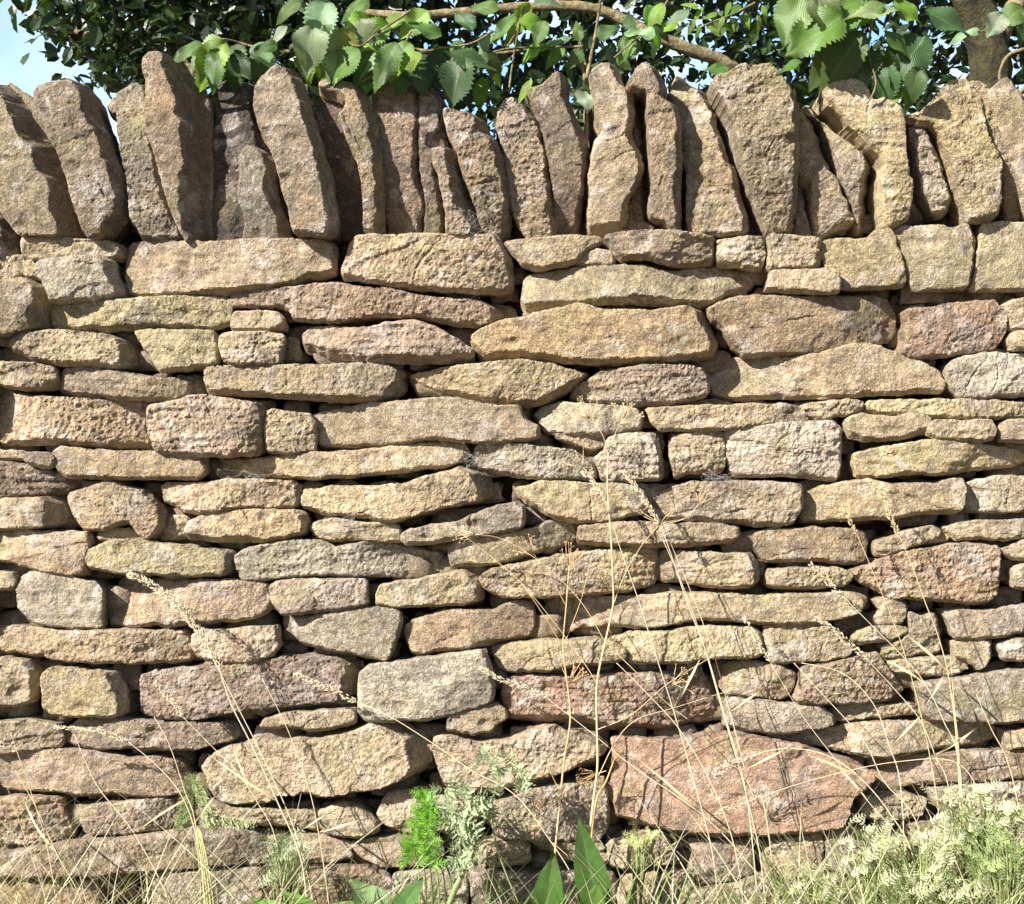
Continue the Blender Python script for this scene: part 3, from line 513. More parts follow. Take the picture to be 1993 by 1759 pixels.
for l in STONES.strip().split('\n'):
    hd, p = l.split('|'); nm, c, rs, bs, pr = hd.split()
    P = np.array([tuple(map(float, s.split(','))) for s in p.split()])
    X = (P[:, 0] - 996.5) / PPM; Z = CAM_Z - (P[:, 1] - 879.5) / PPM
    P = np.stack([X, Z], 1); A = abs(np.sum(P[:, 0] * np.roll(P[:, 1], -1) - np.roll(P[:, 0], -1) * P[:, 1])) / 2
    rows.append((nm, c, int(rs), int(bs), int(pr), P, A))
face = sorted([r for r in rows if r[0][0] != 'c'], key=lambda r: -r[6]); small = {r[0] for r in face[100:]}
def tint(c, R):
    v = R.uniform(.84, 1.16); j = R.uniform(.975, 1.025, 3)
    return tuple(float(min(.7, k * v * m * a)) for k, m, a in zip(COL[c], j, (.96, .94, .91)))
stuffV, stuffF, stuffC = [], [], []
def add_stuff(V, F):
    o = len(stuffV); stuffV.extend(V); stuffF.extend([tuple(i + o for i in f) for f in F])
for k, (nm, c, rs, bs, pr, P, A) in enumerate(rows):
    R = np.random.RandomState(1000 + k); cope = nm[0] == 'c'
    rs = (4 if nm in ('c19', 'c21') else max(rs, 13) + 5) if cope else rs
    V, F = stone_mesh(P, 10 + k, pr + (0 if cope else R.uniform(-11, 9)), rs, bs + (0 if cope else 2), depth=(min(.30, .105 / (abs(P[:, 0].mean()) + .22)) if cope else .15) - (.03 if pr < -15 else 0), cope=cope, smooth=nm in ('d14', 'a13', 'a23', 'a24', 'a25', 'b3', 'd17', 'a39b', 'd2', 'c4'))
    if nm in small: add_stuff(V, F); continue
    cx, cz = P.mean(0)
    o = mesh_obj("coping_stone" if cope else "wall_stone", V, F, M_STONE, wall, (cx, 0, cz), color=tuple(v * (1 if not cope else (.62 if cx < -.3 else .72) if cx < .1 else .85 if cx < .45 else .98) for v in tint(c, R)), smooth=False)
    if nm in SPEC: o['label'] = SPEC[nm]
# courses carried on beyond both sides of the photograph and down to the footing
R = np.random.RandomState(5)
def rand_row(x0, x1, z0, z1, dst=None):
    x = x0
    while x < x1:
        wd = min(R.uniform(.09, .26) if dst is None else R.uniform(.05, .12), x1 - x)
        if x1 - x - wd < .05: wd = x1 - x
        P = []
        for (a, b, c_, d_) in ((x, z0, x + wd, z0), (x + wd, z0, x + wd, z1), (x + wd, z1, x, z1), (x, z1, x, z0)):
            for t in np.linspace(0, 1, 4)[:-1]: P.append((a + (c_ - a) * t, b + (d_ - b) * t))
        P = np.array(P); c = P.mean(0); P = c + (P - c) * (1 - .010 / (np.array([wd, z1 - z0]) * .5)); P += R.uniform(-.005, .005, P.shape)
        V, F = stone_mesh(P, R.randint(1e4), R.uniform(-3, 8) if dst is None else R.uniform(-62, -32) - (45 if z0 > 1.19 else 0), R.choice([4, 10]), R.choice([4, 8]), sp=.009 if dst is None else .010, depth=.10 if dst else .16)
        if dst is None: add_stuff(V, F)
        else: o_ = len(dst[0]); dst[0].extend(V); dst[1].extend([tuple(i + o_ for i in f) for f in F])
        x += wd
for x0, x1 in ((-2.1, -.926), (.929, 2.1)):
    z = -.04
    while z < 1.2:
        hgt = R.uniform(.05, .09); hgt = hgt if z + hgt < 1.17 else 1.235 - z
        rand_row(x0, x1, z, z + hgt); z += hgt
    x = x0
    while x < x1 - .03:
        wd = R.uniform(.055, .085); sl = R.uniform(.05, .11); ht = R.uniform(.26, .31)
        if x1 < 0 and x + wd + .01 > x1 + .02: break
        P = np.array([(x, 1.24), (x + wd, 1.24), (x + wd - sl * .5 + .008, 1.24 + ht * .5), (x + wd - sl, 1.24 + ht * .93), (x + wd * .5 - sl, 1.24 + ht), (x - sl + .004, 1.24 + ht * .9), (x - sl * .5, 1.24 + ht * .5)])
        P += R.uniform(-.006, .006, P.shape)
        V, F = stone_mesh(P, R.randint(1e4), R.uniform(-8, 10), 12, 4, sp=.009, depth=.33, cope=True); add_stuff(V, F)
        x += wd + .006
rand_row(-.925, .968, -.05, .032)
dst = ([], []); z = -.03
while z < 1.32:
    hgt = R.uniform(.035, .06); rand_row(-.95, .99, z - .004, z + hgt + .004, dst); z += hgt
o = mesh_obj("rubble_fill", dst[0], dst[1], M_STONE, wall, color=(.21, .16, .115)); o['kind'] = 'stuff'  # shade of the gaps is put into this darker stone colour
o = mesh_obj("small_stones", stuffV, stuffF, M_STONE, wall, color=(.38, .30, .20), smooth=False); o['kind'] = 'stuff'
# hearting: rubble packed between the two faces, coloured dark to stand for gap shade
nx, nz = 260, 92
xs = np.linspace(-2.12, 2.12, nx); zs = np.linspace(-.1, 1.36, nz); XX, ZZ = np.meshgrid(xs, zs)
q = np.c_[XX.ravel(), np.zeros(XX.size), ZZ.ravel()]
yy = .115 + np.clip((q[:, 2] - 1.2) * 3, 0, .07) + perlin(q * 16) * .012 + perlin(q * 45 + 5) * .005
V = np.c_[q[:, 0], yy, q[:, 2]].tolist(); F = [(j * nx + i, j * nx + i + 1, (j + 1) * nx + i + 1, (j + 1) * nx + i) for j in range(nz - 1) for i in range(nx - 1)]
i0 = len(V)
back = .38 + perlin(q * 9 + 3) * .02
V += np.c_[q[:, 0], back, q[:, 2]].tolist()
F += [(i0 + j * nx + i, i0 + (j + 1) * nx + i, i0 + (j + 1) * nx + i + 1, i0 + j * nx + i + 1) for j in range(nz - 1) for i in range(nx - 1)]
tp = (nz - 1) * nx
F += [(tp + i, tp + i + 1, i0 + tp + i + 1, i0 + tp + i) for i in range(nx - 1)]
for e in (0, nx - 1): F += [(j * nx + e, (j + 1) * nx + e, i0 + (j + 1) * nx + e, i0 + j * nx + e) for j in range(nz - 1)]
mesh_obj("hearting", V, F, M_CORE, wall)
# ================================================================ vegetation
RND = random.Random(11); NR = np.random.RandomState(21)
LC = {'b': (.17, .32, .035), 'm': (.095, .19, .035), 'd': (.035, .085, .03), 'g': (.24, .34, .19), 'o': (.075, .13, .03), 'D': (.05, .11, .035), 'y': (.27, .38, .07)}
def frame_from(d, up):
    d = Vector(d).normalized(); s = d.cross(Vector(up)); s = s.normalized() if s.length > 1e-4 else Vector((1, 0, 0)); return d, s, s.cross(d).normalized()
def leaf_geo(base, d, up, L, wd, serr=.06, curl=.25, fold=.25, wave=.05, nseg=14, seed=0):
    """ovate toothed leaf blade: (verts, faces, uvs)"""
    d, s, u = frame_from(d, up); R = random.Random(seed); V = []; F = []; UV = []
    rows = [-1, -.62, -.25, 0, .25, .62, 1]; ph = R.uniform(0, 6)
    for i in range(nseg * 2 + 1):
        t = i / (nseg * 2); prof = (math.sin(math.pi * min(1, t ** .72)) ** .8) * (1 - .35 * t ** 3) if 0 < t < 1 else 0.0
        tooth = 1 + (serr if i % 2 else -serr)
        c = Vector(base) + d * (L * t) - u * (curl * L * t * t)
        for v in rows:
            ww = wd * .5 * prof * v * (tooth if abs(v) == 1 else 1)
            z = abs(v) * fold * wd * .5 * prof + wave * wd * math.sin(t * 9 + ph + v * 2) * abs(v)
            V.append(c + s * ww + u * z + d * (serr * .4 * L / nseg if abs(v) == 1 and i % 2 else 0)); UV.append((t, v))
    k = len(rows)
    for i in range(nseg * 2):
        for j in range(k - 1): F.append((i * k + j, i * k + j + 1, (i + 1) * k + j + 1, (i + 1) * k + j))
    return V, F, UV
def tube_geo(pts, r0, r1, n=7, bump=0.0, seed=0):
    pts = [Vector(p) for p in pts]; V = []; F = []; m = len(pts); up = Vector((.3, 1, .2))
    for i, p in enumerate(pts):
        t = (pts[min(i + 1, m - 1)] - pts[max(i - 1, 0)]).normalized(); s = t.cross(up).normalized(); q = s.cross(t)
        r = r0 + (r1 - r0) * i / (m - 1)
        for k in range(n):
            a = 2 * math.pi * k / n; rr = r * (1 + bump * math.sin(i * 2.3 + k * 1.7 + seed) * math.cos(k * 3 + i * .7))
            V.append(p + (s * math.cos(a) + q * math.sin(a)) * rr)
    for i in range(m - 1):
        for k in range(n): F.append((i * n + k, i * n + (k + 1) % n, (i + 1) * n + (k + 1) % n, (i + 1) * n + k))
    F += [tuple(range(n))[::-1], tuple((m - 1) * n + k for k in range(n))]
    return V, F
def smooth_path(P, n=6):
    P = [Vector(p) for p in P]; out = []
    for i in range(len(P) - 1):
        a = P[max(i - 1, 0)]; b = P[i]; c = P[i + 1]; d = P[min(i + 2, len(P) - 1)]
        for k in range(n):
            t = k / n
            out.append(.5 * ((2 * b) + (c - a) * t + (2 * a - 5 * b + 4 * c - d) * t * t + (3 * b - a - 3 * c + d) * t ** 3))
    return out + [P[-1]]
class G:
    def __init__(s): s.V = []; s.F = []; s.U = []
    def add(s, V, F, U=None):
        o = len(s.V); s.V += [tuple(v) for v in V]; s.F += [tuple(i + o for i in f) for f in F]; s.U += (U or [(0, 0)] * len(V))
    def obj(s, name, mat, parent=None, color=(1, 1, 1), origin=None):
        o = mesh_obj(name, s.V, s.F, mat, parent, origin, color=color)
        uvl = o.data.uv_layers.new(name="UVMap"); idx = np.empty(len(o.data.loops), int); o.data.loops.foreach_get('vertex_index', idx)
        uvl.data.foreach_set('uv', np.array(s.U, float)[idx].ravel()); return o

# ---- distant leaf masses: many small separate leaves
TL = np.array([(0, 0, 0), (.35, .30, .06), (.75, .24, .05), (1.05, 0, -.06), (.75, -.24, .05), (.35, -.30, .06), (.5, 0, -.02)])
TF = [(0, 1, 6), (1, 2, 6), (2, 3, 6), (3, 4, 6), (4, 5, 6), (5, 0, 6)]
def leaf_cloud(C0, size, droop=.3, flat=.5, R=NR):
    n = len(C0); d = R.normal(size=(n, 3)); d[:, 2] -= droop; d /= np.linalg.norm(d, axis=1)[:, None]
    up = R.normal(size=(n, 3)) * (1 - flat) + np.array([0, -.3, 1]) * flat
    s = np.cross(d, up); s /= np.linalg.norm(s, axis=1)[:, None] + 1e-9; u = np.cross(s, d)
    sz = (size * R.uniform(.6, 1.25, n))[:, None, None]
    V = C0[:, None] + (TL[None, :, 0:1] * d[:, None] + TL[None, :, 1:2] * s[:, None] + TL[None, :, 2:3] * u[:, None]) * sz
    F = [tuple(i * 7 + a for a in f) for i in range(n) for f in TF]
    return V.reshape(-1, 3), F
def clumps(n, nc, pts_fn, spread, R=NR):
    c = pts_fn(nc, R); k = R.randint(0, nc, n); return c[k] + R.normal(size=(n, 3)) * spread
def box_fn(x0, x1, y0, y1, z0, z1, cond=None):
    def f(n, R):
        P = np.empty((0, 3))
        while len(P) < n:
            q = R.uniform((x0, y0, z0), (x1, y1, z1), (n * 2, 3))
            if cond is not None: q = q[cond(q)]
            P = np.vstack([P, q])
        return P[:n]
    return f
def tree(name, label, n, nc, fn, spread, size, col, trunk, limbs, bark=None, group='trees behind the wall'):
    t = empty(name, Vector(trunk[0]), label, "tree", group)
    Cn = clumps(n, nc, fn, spread)
    V, F = leaf_cloud(Cn, size); o = mesh_obj("crown", V, F, M_CROWN, t, smooth=False, color=col)
    # crown leaf colour is darkened to stand for shade of more canopy
    g = G(); p = smooth_path(trunk[:-2], 5); g.add(*tube_geo(p, trunk[-2], trunk[-1], 12, .10)); tr = g.obj("trunk", bark or M_DARKBARK, t)
    for P, r0, r1 in limbs:
        g = G(); g.add(*tube_geo(smooth_path(P, 7), r0, r1, 9, .12)); g.obj("limb", M_BARK, t)
    return t
yb = 1.45
# visible band at y=1.45 runs from z 1.75 to 2.2
def cl(q): # left crown: open sky at its lower left
    k = (CAM_D + q[:, 1]) / CAM_D; return (q[:, 0] > -.86 * k) & (q[:, 2] > CAM_Z + (.665 + np.clip((-.72 * k - q[:, 0]), 0, 1) * .6) * k)
tree("broadleaf_tree", "dark leafy tree behind the left coping stones with sky below its lowest leaves", 17000, 800, box_fn(-1.75, -.35, 1.0, 2.3, 1.7, 3.2, cl), .05, .048, (.028, .052, .016),
     [(-.95, 2.0, .2), (-.98, 1.95, 1.2), (-.9, 1.9, 2.2), (-.75, 1.8, 3.0), .07, .03],
     [([W(120, 60, 1.5), W(300, 75, 1.4), W(480, 85, 1.35), W(650, 60, 1.3)], .008, .005), ([(-.9, 1.9, 2.2), W(420, 40, 1.6), W(560, 55, 1.4)], .014, .006)])
tree("broadleaf_tree", "dark leafy tree behind the middle coping stones crossed by a pale curved branch", 11000, 800, box_fn(-.6, 1.0, 1.0, 2.4, 1.68, 3.2), .05, .048, (.028, .055, .015),
     [(.28, 2.3, .2), (.3, 2.25, 1.3), (.25, 2.2, 2.3), (.2, 2.1, 3.0), .06, .03],
     [([W(690, 22, .95), W(790, 30, .92), W(880, 25, .9), W(1010, 14, .88), W(1120, 12, .85), W(1190, 28, .85), W(1250, 58, .85), W(1330, 92, .85), W(1400, 118, .87), W(1450, 150, .9), W(1500, 175, 1.0)], .009, .019),
      ([W(500, 110, 1.2), W(700, 85, 1.15), W(900, 108, 1.1), W(1040, 95, 1.15)], .006, .005)])
tree("broadleaf_tree", "dark leafy tree at the right end with its thick mossy trunk in view", 11000, 850, box_fn(.75, 2.2, 1.1, 2.6, 1.62, 3.2), .055, .044, (.026, .05, .016),
     [W(1935, 900, 1.0), W(1930, 500, 1.0), W(1925, 260, 1.0), W(1925, 110, 1.0), W(1900, 20, 1.0), W(1850, -60, 1.0), W(1700, -200, 1.1), .062, .040],
     [([W(1925, 110, 1.0), W(1960, 40, 1.0), W(2010, -40, 1.0)], .03, .02), ([W(1993, 95, .5), W(1960, 110, .5), W(1945, 150, .5), W(1960, 175, .5)], .004, .003), ([W(2010, 150, .45), W(1975, 195, .45)], .0035, .003)], bark=M_DARKBARK)
# fill of smaller sunlit hedge leaves just behind the cope
# ---- near sprigs overhanging the coping; leaves: px, py of the base, length px, angle (deg, 90 = up), width ratio, colour, tilt towards the viewer
def sprig(label, stems, leaves, depth, name="leafy_sprig", group="leafy sprigs hanging over the coping", r=.0022):
    root = W(*stems[0][0], depth); t = empty(name, root, label, "shrub", group)
    g = G()
    for s in stems: g.add(*tube_geo(smooth_path([W(x, y, depth + .01 * math.sin(i * 2)) for i, (x, y) in enumerate(s)], 6), r, r * .6, 6))
    g.obj("stem", M_BARK, t)
    for i, (x, y, L, a, wr, c, tilt) in enumerate(leaves):
        k = (CAM_D + depth) / CAM_D / PPM; a_ = math.radians(a)
        dd = Vector((math.cos(a_), math.sin(RND.uniform(-.4, .25)), math.sin(a_)))
        dy = depth + RND.uniform(-.03, .03)
        n = Vector((RND.uniform(-.35, .35), -1, tilt))
        d_, s_, u_ = frame_from(dd, n)
        g = G(); g.add(*leaf_geo(W(x, y, dy), dd, u_, L * k, L * k * wr * RND.uniform(.82, 1.15), serr=RND.uniform(.05, .12), curl=RND.uniform(.0, .6), fold=RND.uniform(-.1, .45), wave=RND.uniform(.04, .16), seed=i))
        col = tuple(v * RND.uniform(.85, 1.15) for v in LC[c])
        g.obj("leaf", M_LEAF, t, color=col)
    return t
sprig("pale green toothed leaves arching between the tall coping stones at the left", [[(520, 100), (470, 84), (430, 76), (400, 92)]],
      [(430, 74, 86, 215, .62, 'g', .8), (440, 80, 109, 235, .55, 'b', .3), (395, 88, 69, 200, .55, 'm', .2), (470, 85, 97, 250, .5, 'D', .2), (500, 95, 80, 280, .6, 'D', .4), (455, 100, 69, 300, .5, 'd', .1), (425, 95, 86, 265, .6, 'm', .6),
       (490, 90, 63, 320, .6, 'g', .9), (520, 100, 69, 270, .6, 'd', .4)], .02)
sprig("bunch of bright lime green leaves drooping over the wall top", [[(800, 20), (740, 60), (690, 90), (640, 30)], [(800, 60), (775, 110), (745, 135), (705, 158)]],
      [(640, 2, 113, 250, .60, 'g', .9), (610, 52, 86, 262, .75, 'g', .7), (680, 52, 102, 250, .62, 'y', .1), (655, 67, 91, 238, .6, 'b', .1), (700, 37, 86, 285, .75, 'g', .6), (735, 42, 102, 225, .7, 'y', .2), (760, 52, 86, 200, .6, 'b', .2), (832, 20, 81, 225, .6, 'y', .2),
       (790, 37, 64, 190, .5, 'b', .3), (700, 97, 81, 215, .7, 'm', .5), (740, 92, 97, 240, .7, 'o', .2), (665, 102, 75, 245, .75, 'g', .5), (760, 107, 70, 205, .7, 'g', .9), (770, 82, 102, 250, .6, 'm', .3), (715, 122, 64, 265, .7, 'm', .2), (800, 82, 86, 235, .6, 'b', .3),
       (820, 102, 75, 215, .5, 'b', .2), (600, 97, 64, 265, .7, 'b', .2), (640, 112, 54, 240, .7, 'm', .2), (560, 52, 54, 210, .6, 'g', .5), (540, 87, 59, 200, .6, 'D', .4), (630, 47, 70, 300, .6, 'g', .6), (720, 4, 64, 200, .6, 'm', .4), (585, 2, 64, 210, .5, 'm', .4)], .0)
sprig("large dark leaf with a small bright leaf hanging beside it", [[(960, 60), (915, 85), (850, 95), (800, 110)]],
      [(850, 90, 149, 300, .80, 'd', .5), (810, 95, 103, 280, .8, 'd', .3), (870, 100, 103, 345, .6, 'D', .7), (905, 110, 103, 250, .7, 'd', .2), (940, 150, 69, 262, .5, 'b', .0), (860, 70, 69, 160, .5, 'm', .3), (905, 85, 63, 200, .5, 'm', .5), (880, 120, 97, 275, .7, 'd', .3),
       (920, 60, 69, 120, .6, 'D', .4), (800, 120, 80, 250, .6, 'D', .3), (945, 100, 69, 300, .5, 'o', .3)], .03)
sprig("thin stemmed sprig with folded mid green leaves above the central stones", [[(1135, 90), (1050, 92), (985, 95), (930, 110), (880, 120)], [(985, 95), (1005, 60), (1020, 10)], [(990, 180), (998, 120), (1010, 50)]],
      [(1030, 5, 90, 240, .35, 'b', .1), (1005, 30, 70, 225, .4, 'm', .4), (1010, 42, 65, 350, .65, 'b', .4), (1060, 40, 55, 250, .7, 'o', .3), (960, 65, 55, 215, .8, 'g', .7), (1050, 92, 45, 215, .55, 'b', .4), (1030, 95, 50, 5, .45, 'b', .4), (1095, 90, 60, 235, .55, 'm', .5), (1130, 95, 45, 240, .6, 'm', .3),
       (1075, 88, 40, 30, .5, 'g', .6), (970, 20, 60, 160, .5, 'm', .4), (1040, 10, 60, 20, .5, 'g', .7), (1035, 155, 55, 235, .35, 'y', .3), (1100, 120, 40, 300, .5, 'D', .4), (1140, 150, 45, 300, .6, 'd', .3), (950, 110, 45, 200, .6, 'D', .4)], .05)
sprig("pair of slim upright pale stems with one round leaf low between two coping stones", [[(1140, 320), (1142, 200), (1140, 165), (1150, 110), (1160, 60), (1172, -20)], [(1141, 165), (1130, 110), (1128, 75)], [(1150, 160), (1138, 120), (1130, 80)]],
      [(1138, 172, 52, 275, .85, 'g', .4), (1150, 150, 40, 60, .6, 'D', .4), (1128, 80, 40, 100, .6, 'm', .3), (1160, 70, 50, 20, .6, 'D', .3)], .06, r=.0042)
sprig("grey green leaves on a short twig right of the tall central coping stone", [[(1300, 0), (1275, 40), (1245, 70), (1195, 112)]],
      [(1275, 70, 60, 170, .6, 'g', .8), (1235, 80, 50, 225, .6, 'g', .5), (1230, 70, 60, 245, .6, 'm', .4), (1258, 10, 85, 300, .45, 'b', .2), (1290, 5, 65, 240, .5, 'y', .2), (1340, 20, 60, 215, .45, 'g', .7), (1320, 45, 55, 190, .5, 'b', .3), (1225, 60, 45, 90, .6, 'D', .4),
       (1420, 135, 50, 175, .5, 'm', .4), (1270, 50, 45, 330, .5, 'D', .4), (1200, 110, 38, 320, .5, 'm', .3)], .03)
sprig("finely divided bright leaves dangling beside the pale branch end", [[(1470, 5), (1420, 30), (1380, 45), (1350, 60)]],
      [(1360 + 16 * i + RND.uniform(-8, 8), 8 + 9 * (i % 4) + RND.uniform(-6, 8), 34, RND.choice([200, 230, 250, 285, 160]), .38, RND.choice('bmyb'), .3) for i in range(9)] +
      [(1350 + 14 * i, 40 + 6 * (i % 3), 30, RND.choice([210, 250, 290, 330]), .4, RND.choice('bmb'), .4) for i in range(7)], .08)
sprig("cluster of large dark olive leaves with pale midribs above the right coping stones", [[(1760, 0), (1700, 30), (1650, 55), (1600, 90)], [(1700, 30), (1690, 100), (1705, 160), (1690, 200)]],
      [(1560, -10, 106, 250, .75, 'm', .5), (1590, -10, 100, 285, .7, 'o', .3), (1640, 30, 134, 215, .65, 'm', .4), (1650, 50, 134, 240, .6, 'o', .3), (1680, 60, 145, 232, .5, 'o', .2), (1560, 120, 44, 190, .5, 'm', .3), (1690, 95, 95, 250, .65, 'D', .3), (1750, 20, 123, 190, .45, 'g', .9), (1720, 10, 100, 200, .5, 'm', .4),
       (1770, 60, 112, 250, .55, 'o', .3), (1800, 70, 112, 235, .65, 'D', .4), (1740, 80, 100, 300, .6, 'o', .3), (1700, 110, 89, 275, .5, 'o', .3), (1730, 130, 89, 260, .7, 'D', .3), (1760, 100, 100, 290, .6, 'D', .4), (1790, 130, 78, 255, .6, 'D', .5), (1750, 165, 61, 240, .6, 'b', .2), (1790, 160, 50, 230, .6, 'b', .1),
       (1680, 0, 89, 200, .6, 'm', .3), (1740, 0, 67, 320, .6, 'b', .2), (1800, 20, 100, 330, .6, 'D', .3), (1650, 70, 67, 300, .6, 'D', .3), (1720, 60, 78, 320, .5, 'm', .5)], -.02)
sprig("small round pale leaf on a bare twig by the mossy trunk", [[(1993, 20), (1960, 40), (1900, 65)]], [(1990, 15, 60, 215, .8, 'm', .6), (1950, 25, 55, 240, .8, 'g', .7), (1905, 60, 55, 185, .5, 'g', .9), (1985, 45, 45, 280, .6, 'D', .5)], .1)

# ---- small leaves growing up through and behind the coping
def behind():
    t = empty("hedge", (0, .55, 0), "low leafy hedge growing close behind the coping stones", "hedge")
    def cond(q): return (q[:, 2] < 1.50 + .10 * np.sin(q[:, 0] * 5 + 1) + .05 * np.sin(q[:, 0] * 17)) & ((q[:, 0] > -.52) | (q[:, 2] < 1.40))
    Cn = clumps(2600, 330, box_fn(-2.0, 2.0, .42, .8, 1.0, 1.62, cond), .03)
    V, F = leaf_cloud(Cn, .034); mesh_obj("foliage", V, F, M_CROWN, t, smooth=False, color=(.06, .11, .028))
    g = G(); 
    for i in range(46):
        x = RND.uniform(-1.9, 1.9); y = RND.uniform(.45, .75)
        g.add(*tube_geo(smooth_path([(x, y, 0), (x + RND.uniform(-.05, .05), y, .6), (x + RND.uniform(-.12, .12), y, 1.15), (x + RND.uniform(-.2, .2), y, 1.4)], 4), .006, .002, 6))
    g.obj("stem", M_DARKBARK, t)
behind()

# ================================================================ grasses in front
def grass_head(P, w, R):
    """spikelets packed along the upper end of the culm"""
    g = G(); P = smooth_path(P, 5); L = sum((P[i + 1] - P[i]).length for i in range(len(P) - 1)); n = max(10, int(L / .0017))
    for i in range(n):
        t = i / (n - 1); x = t * (len(P) - 1); j = min(int(x), len(P) - 2); c = P[j].lerp(P[j + 1], x - j); d = (P[j + 1] - P[j]).normalized()
        for _ in range(2):
            o = Vector((R.gauss(0, 1), R.gauss(0, 1), R.gauss(0, 1))); o = (o - d * o.dot(d)).normalized()
            dd = (d + o * R.uniform(.25, .7)).normalized(); s = dd.cross(o).normalized(); k = w * (1.1 - .75 * abs(t * 1.25 - .45)) ; q = c + o * k * R.uniform(.1, .55)
            ln = .0055 + w * .35
            g.add([q, q + dd * ln * .45 + s * .0011, q + dd * ln, q + dd * ln * .45 - s * .0011, q + dd * ln * .4 + o * .0012, q + dd * ln * .4 - o * .0010], [(0, 1, 4), (1, 2, 4), (2, 3, 4), (3, 0, 4), (0, 5, 1), (1, 5, 2), (2, 5, 3), (3, 5, 0)])
    return g
def grass(label, head, path, depth=-.07, hw=.006, col=(1, .97, .9), r=.0011, y1=None, hcol=None):
    R = random.Random(label); path = [tuple(p) for p in path]; n = len(path); y1 = depth - .05 if y1 is None else y1
    ys = [depth + (y1 - depth) * (i / (n - 1)) ** 1.2 for i in range(n)]
    pw = [W(x, y, ys[i]) for i, (x, y) in enumerate(path)]
    last = pw[-1]; g0 = Vector((last.x + .01, last.y, -.01)); 
    if last.z > .01: pw.append(g0)
    t = empty("tall_grass", pw[-1], label, "grass stalk", "tall dry grass stalks in front of the wall")
    g = G(); g.add(*tube_geo(smooth_path(pw, 6), r * .55, r * .95, 6)); g.obj("stem", M_STRAW, t, color=col)
    if len(pw) > 4 and R.random() < .7:                         # a withered blade hanging from a node
        b = pw[len(pw) // 2]; sd = R.choice((-1, 1)); g = G()
        g.add(*leaf_geo(b, (sd * R.uniform(.3, .8), R.uniform(-.6, .2), R.uniform(.3, .9)), (0, -1, .3), R.uniform(.07, .13), .0042, serr=0, curl=R.uniform(.3, .9), fold=.5, wave=.4, nseg=8, seed=3)); g.obj("leaf_blade", M_STRAW, t, color=(.8, .72, .55))
    if head:
        hp = [W(x, y, depth + RND.uniform(-.004, .004)) for x, y in head]
        gh = grass_head(hp[::-1] if False else hp, hw, R); gh.obj("seed_head", M_STRAW, t, color=hcol or col)
    return t
PALE = (.90, .85, .76); TANC = (.82, .70, .52); PINK = (1.0, .86, .74)
grass("tall grass with a long thick pale feathery head leaning left over the grey and red stones", [(430, 1300), (385, 1225), (340, 1170), (290, 1135), (255, 1120)], [(425, 1295), (450, 1370), (490, 1450), (540, 1560), (590, 1690)], -.09, .011, PALE, .0016)
grass("straight pale stalk rising beside the longest feathery grass head", [(405, 1262), (372, 1212), (362, 1185)], [(405, 1262), (470, 1390), (520, 1490), (575, 1620), (610, 1759)], -.08, .006, PALE, .0013)
grass("grass with a short pale head lying across the lower right of the purplish grey stone", [(695, 1366), (650, 1345), (610, 1328), (578, 1313)], [(695, 1366), (760, 1395), (840, 1445), (920, 1500), (1000, 1545), (1060, 1620), (1130, 1740)], -.06, .007, PALE, .0011)
grass("grass with a slim head crossing the reddish lichened stone from its left end", [(1060, 1355), (1015, 1335), (975, 1322), (938, 1302)], [(1060, 1355), (1150, 1425), (1230, 1490), (1360, 1580), (1440, 1660), (1510, 1759)], -.06, .006, PALE, .0011)
grass("grass with a curved pale head ending at the pink stone below the cobwebs", [(1285, 1020), (1262, 985), (1240, 950), (1215, 920)], [(1285, 1020), (1310, 1090), (1340, 1180), (1375, 1270), (1410, 1390), (1450, 1530), (1470, 1700)], -.07, .006, PALE, .0012)
grass("grass with a narrow head and stalk beside the dead hogweed stem", [(1180, 975), (1160, 945), (1135, 920)], [(1180, 975), (1205, 1060), (1240, 1160), (1275, 1270), (1310, 1380), (1345, 1500), (1390, 1680)], -.07, .005, PALE, .0011)
grass("tall grass with a nodding head high on the yellow olive stone at the right", [(1750, 1042), (1735, 1010), (1722, 970), (1695, 938)], [(1750, 1042), (1775, 1100), (1800, 1170), (1825, 1235), (1845, 1310), (1860, 1420), (1868, 1560)], -.08, .006, TANC, .0011)
grass("slender grass with a small head left of the nodding one on the right", [(1668, 1040), (1655, 1015), (1643, 985)], [(1668, 1040), (1700, 1115), (1735, 1200), (1760, 1270), (1790, 1380), (1815, 1500), (1830, 1620)], -.08, .0045, TANC, .0009)
grass("grass with a ragged white head over the small stone right of centre", [(1640, 1160), (1618, 1140), (1600, 1115), (1580, 1100)], [(1640, 1160), (1700, 1220), (1760, 1280), (1800, 1330), (1835, 1400), (1870, 1510)], -.07, .007, PALE, .0009)
grass("grass with a loose head slanting across the grey olive stone at the right", [(1680, 1275), (1650, 1250), (1625, 1225), (1590, 1205)], [(1680, 1275), (1740, 1340), (1790, 1400), (1820, 1470), (1850, 1560)], -.07, .006, PALE, .0009)
grass("arched grass with a fat lilac grey spike over the largest reddish stone", [(1385, 1512), (1405, 1498), (1430, 1482), (1466, 1470)], [(1462, 1471), (1500, 1460), (1550, 1457), (1610, 1470), (1670, 1510), (1730, 1580), (1780, 1680)], -.11, .012, PINK, .0011, hcol=(.86, .74, .84))
grass("thin grass with a pale head pointing left low on the largest reddish stone", [(1390, 1588), (1415, 1574), (1450, 1562)], [(1450, 1562), (1540, 1530), (1650, 1500), (1750, 1482), (1850, 1480), (1900, 1530), (1930, 1650)], -.09, .006, PINK, .0008)
grass("short headed grass on the left part of the purplish grey stone", [(357, 1396), (340, 1370), (322, 1350), (305, 1330)], [(357, 1396), (410, 1450), (460, 1500), (500, 1560), (540, 1650)], -.06, .0055, PALE, .0008)
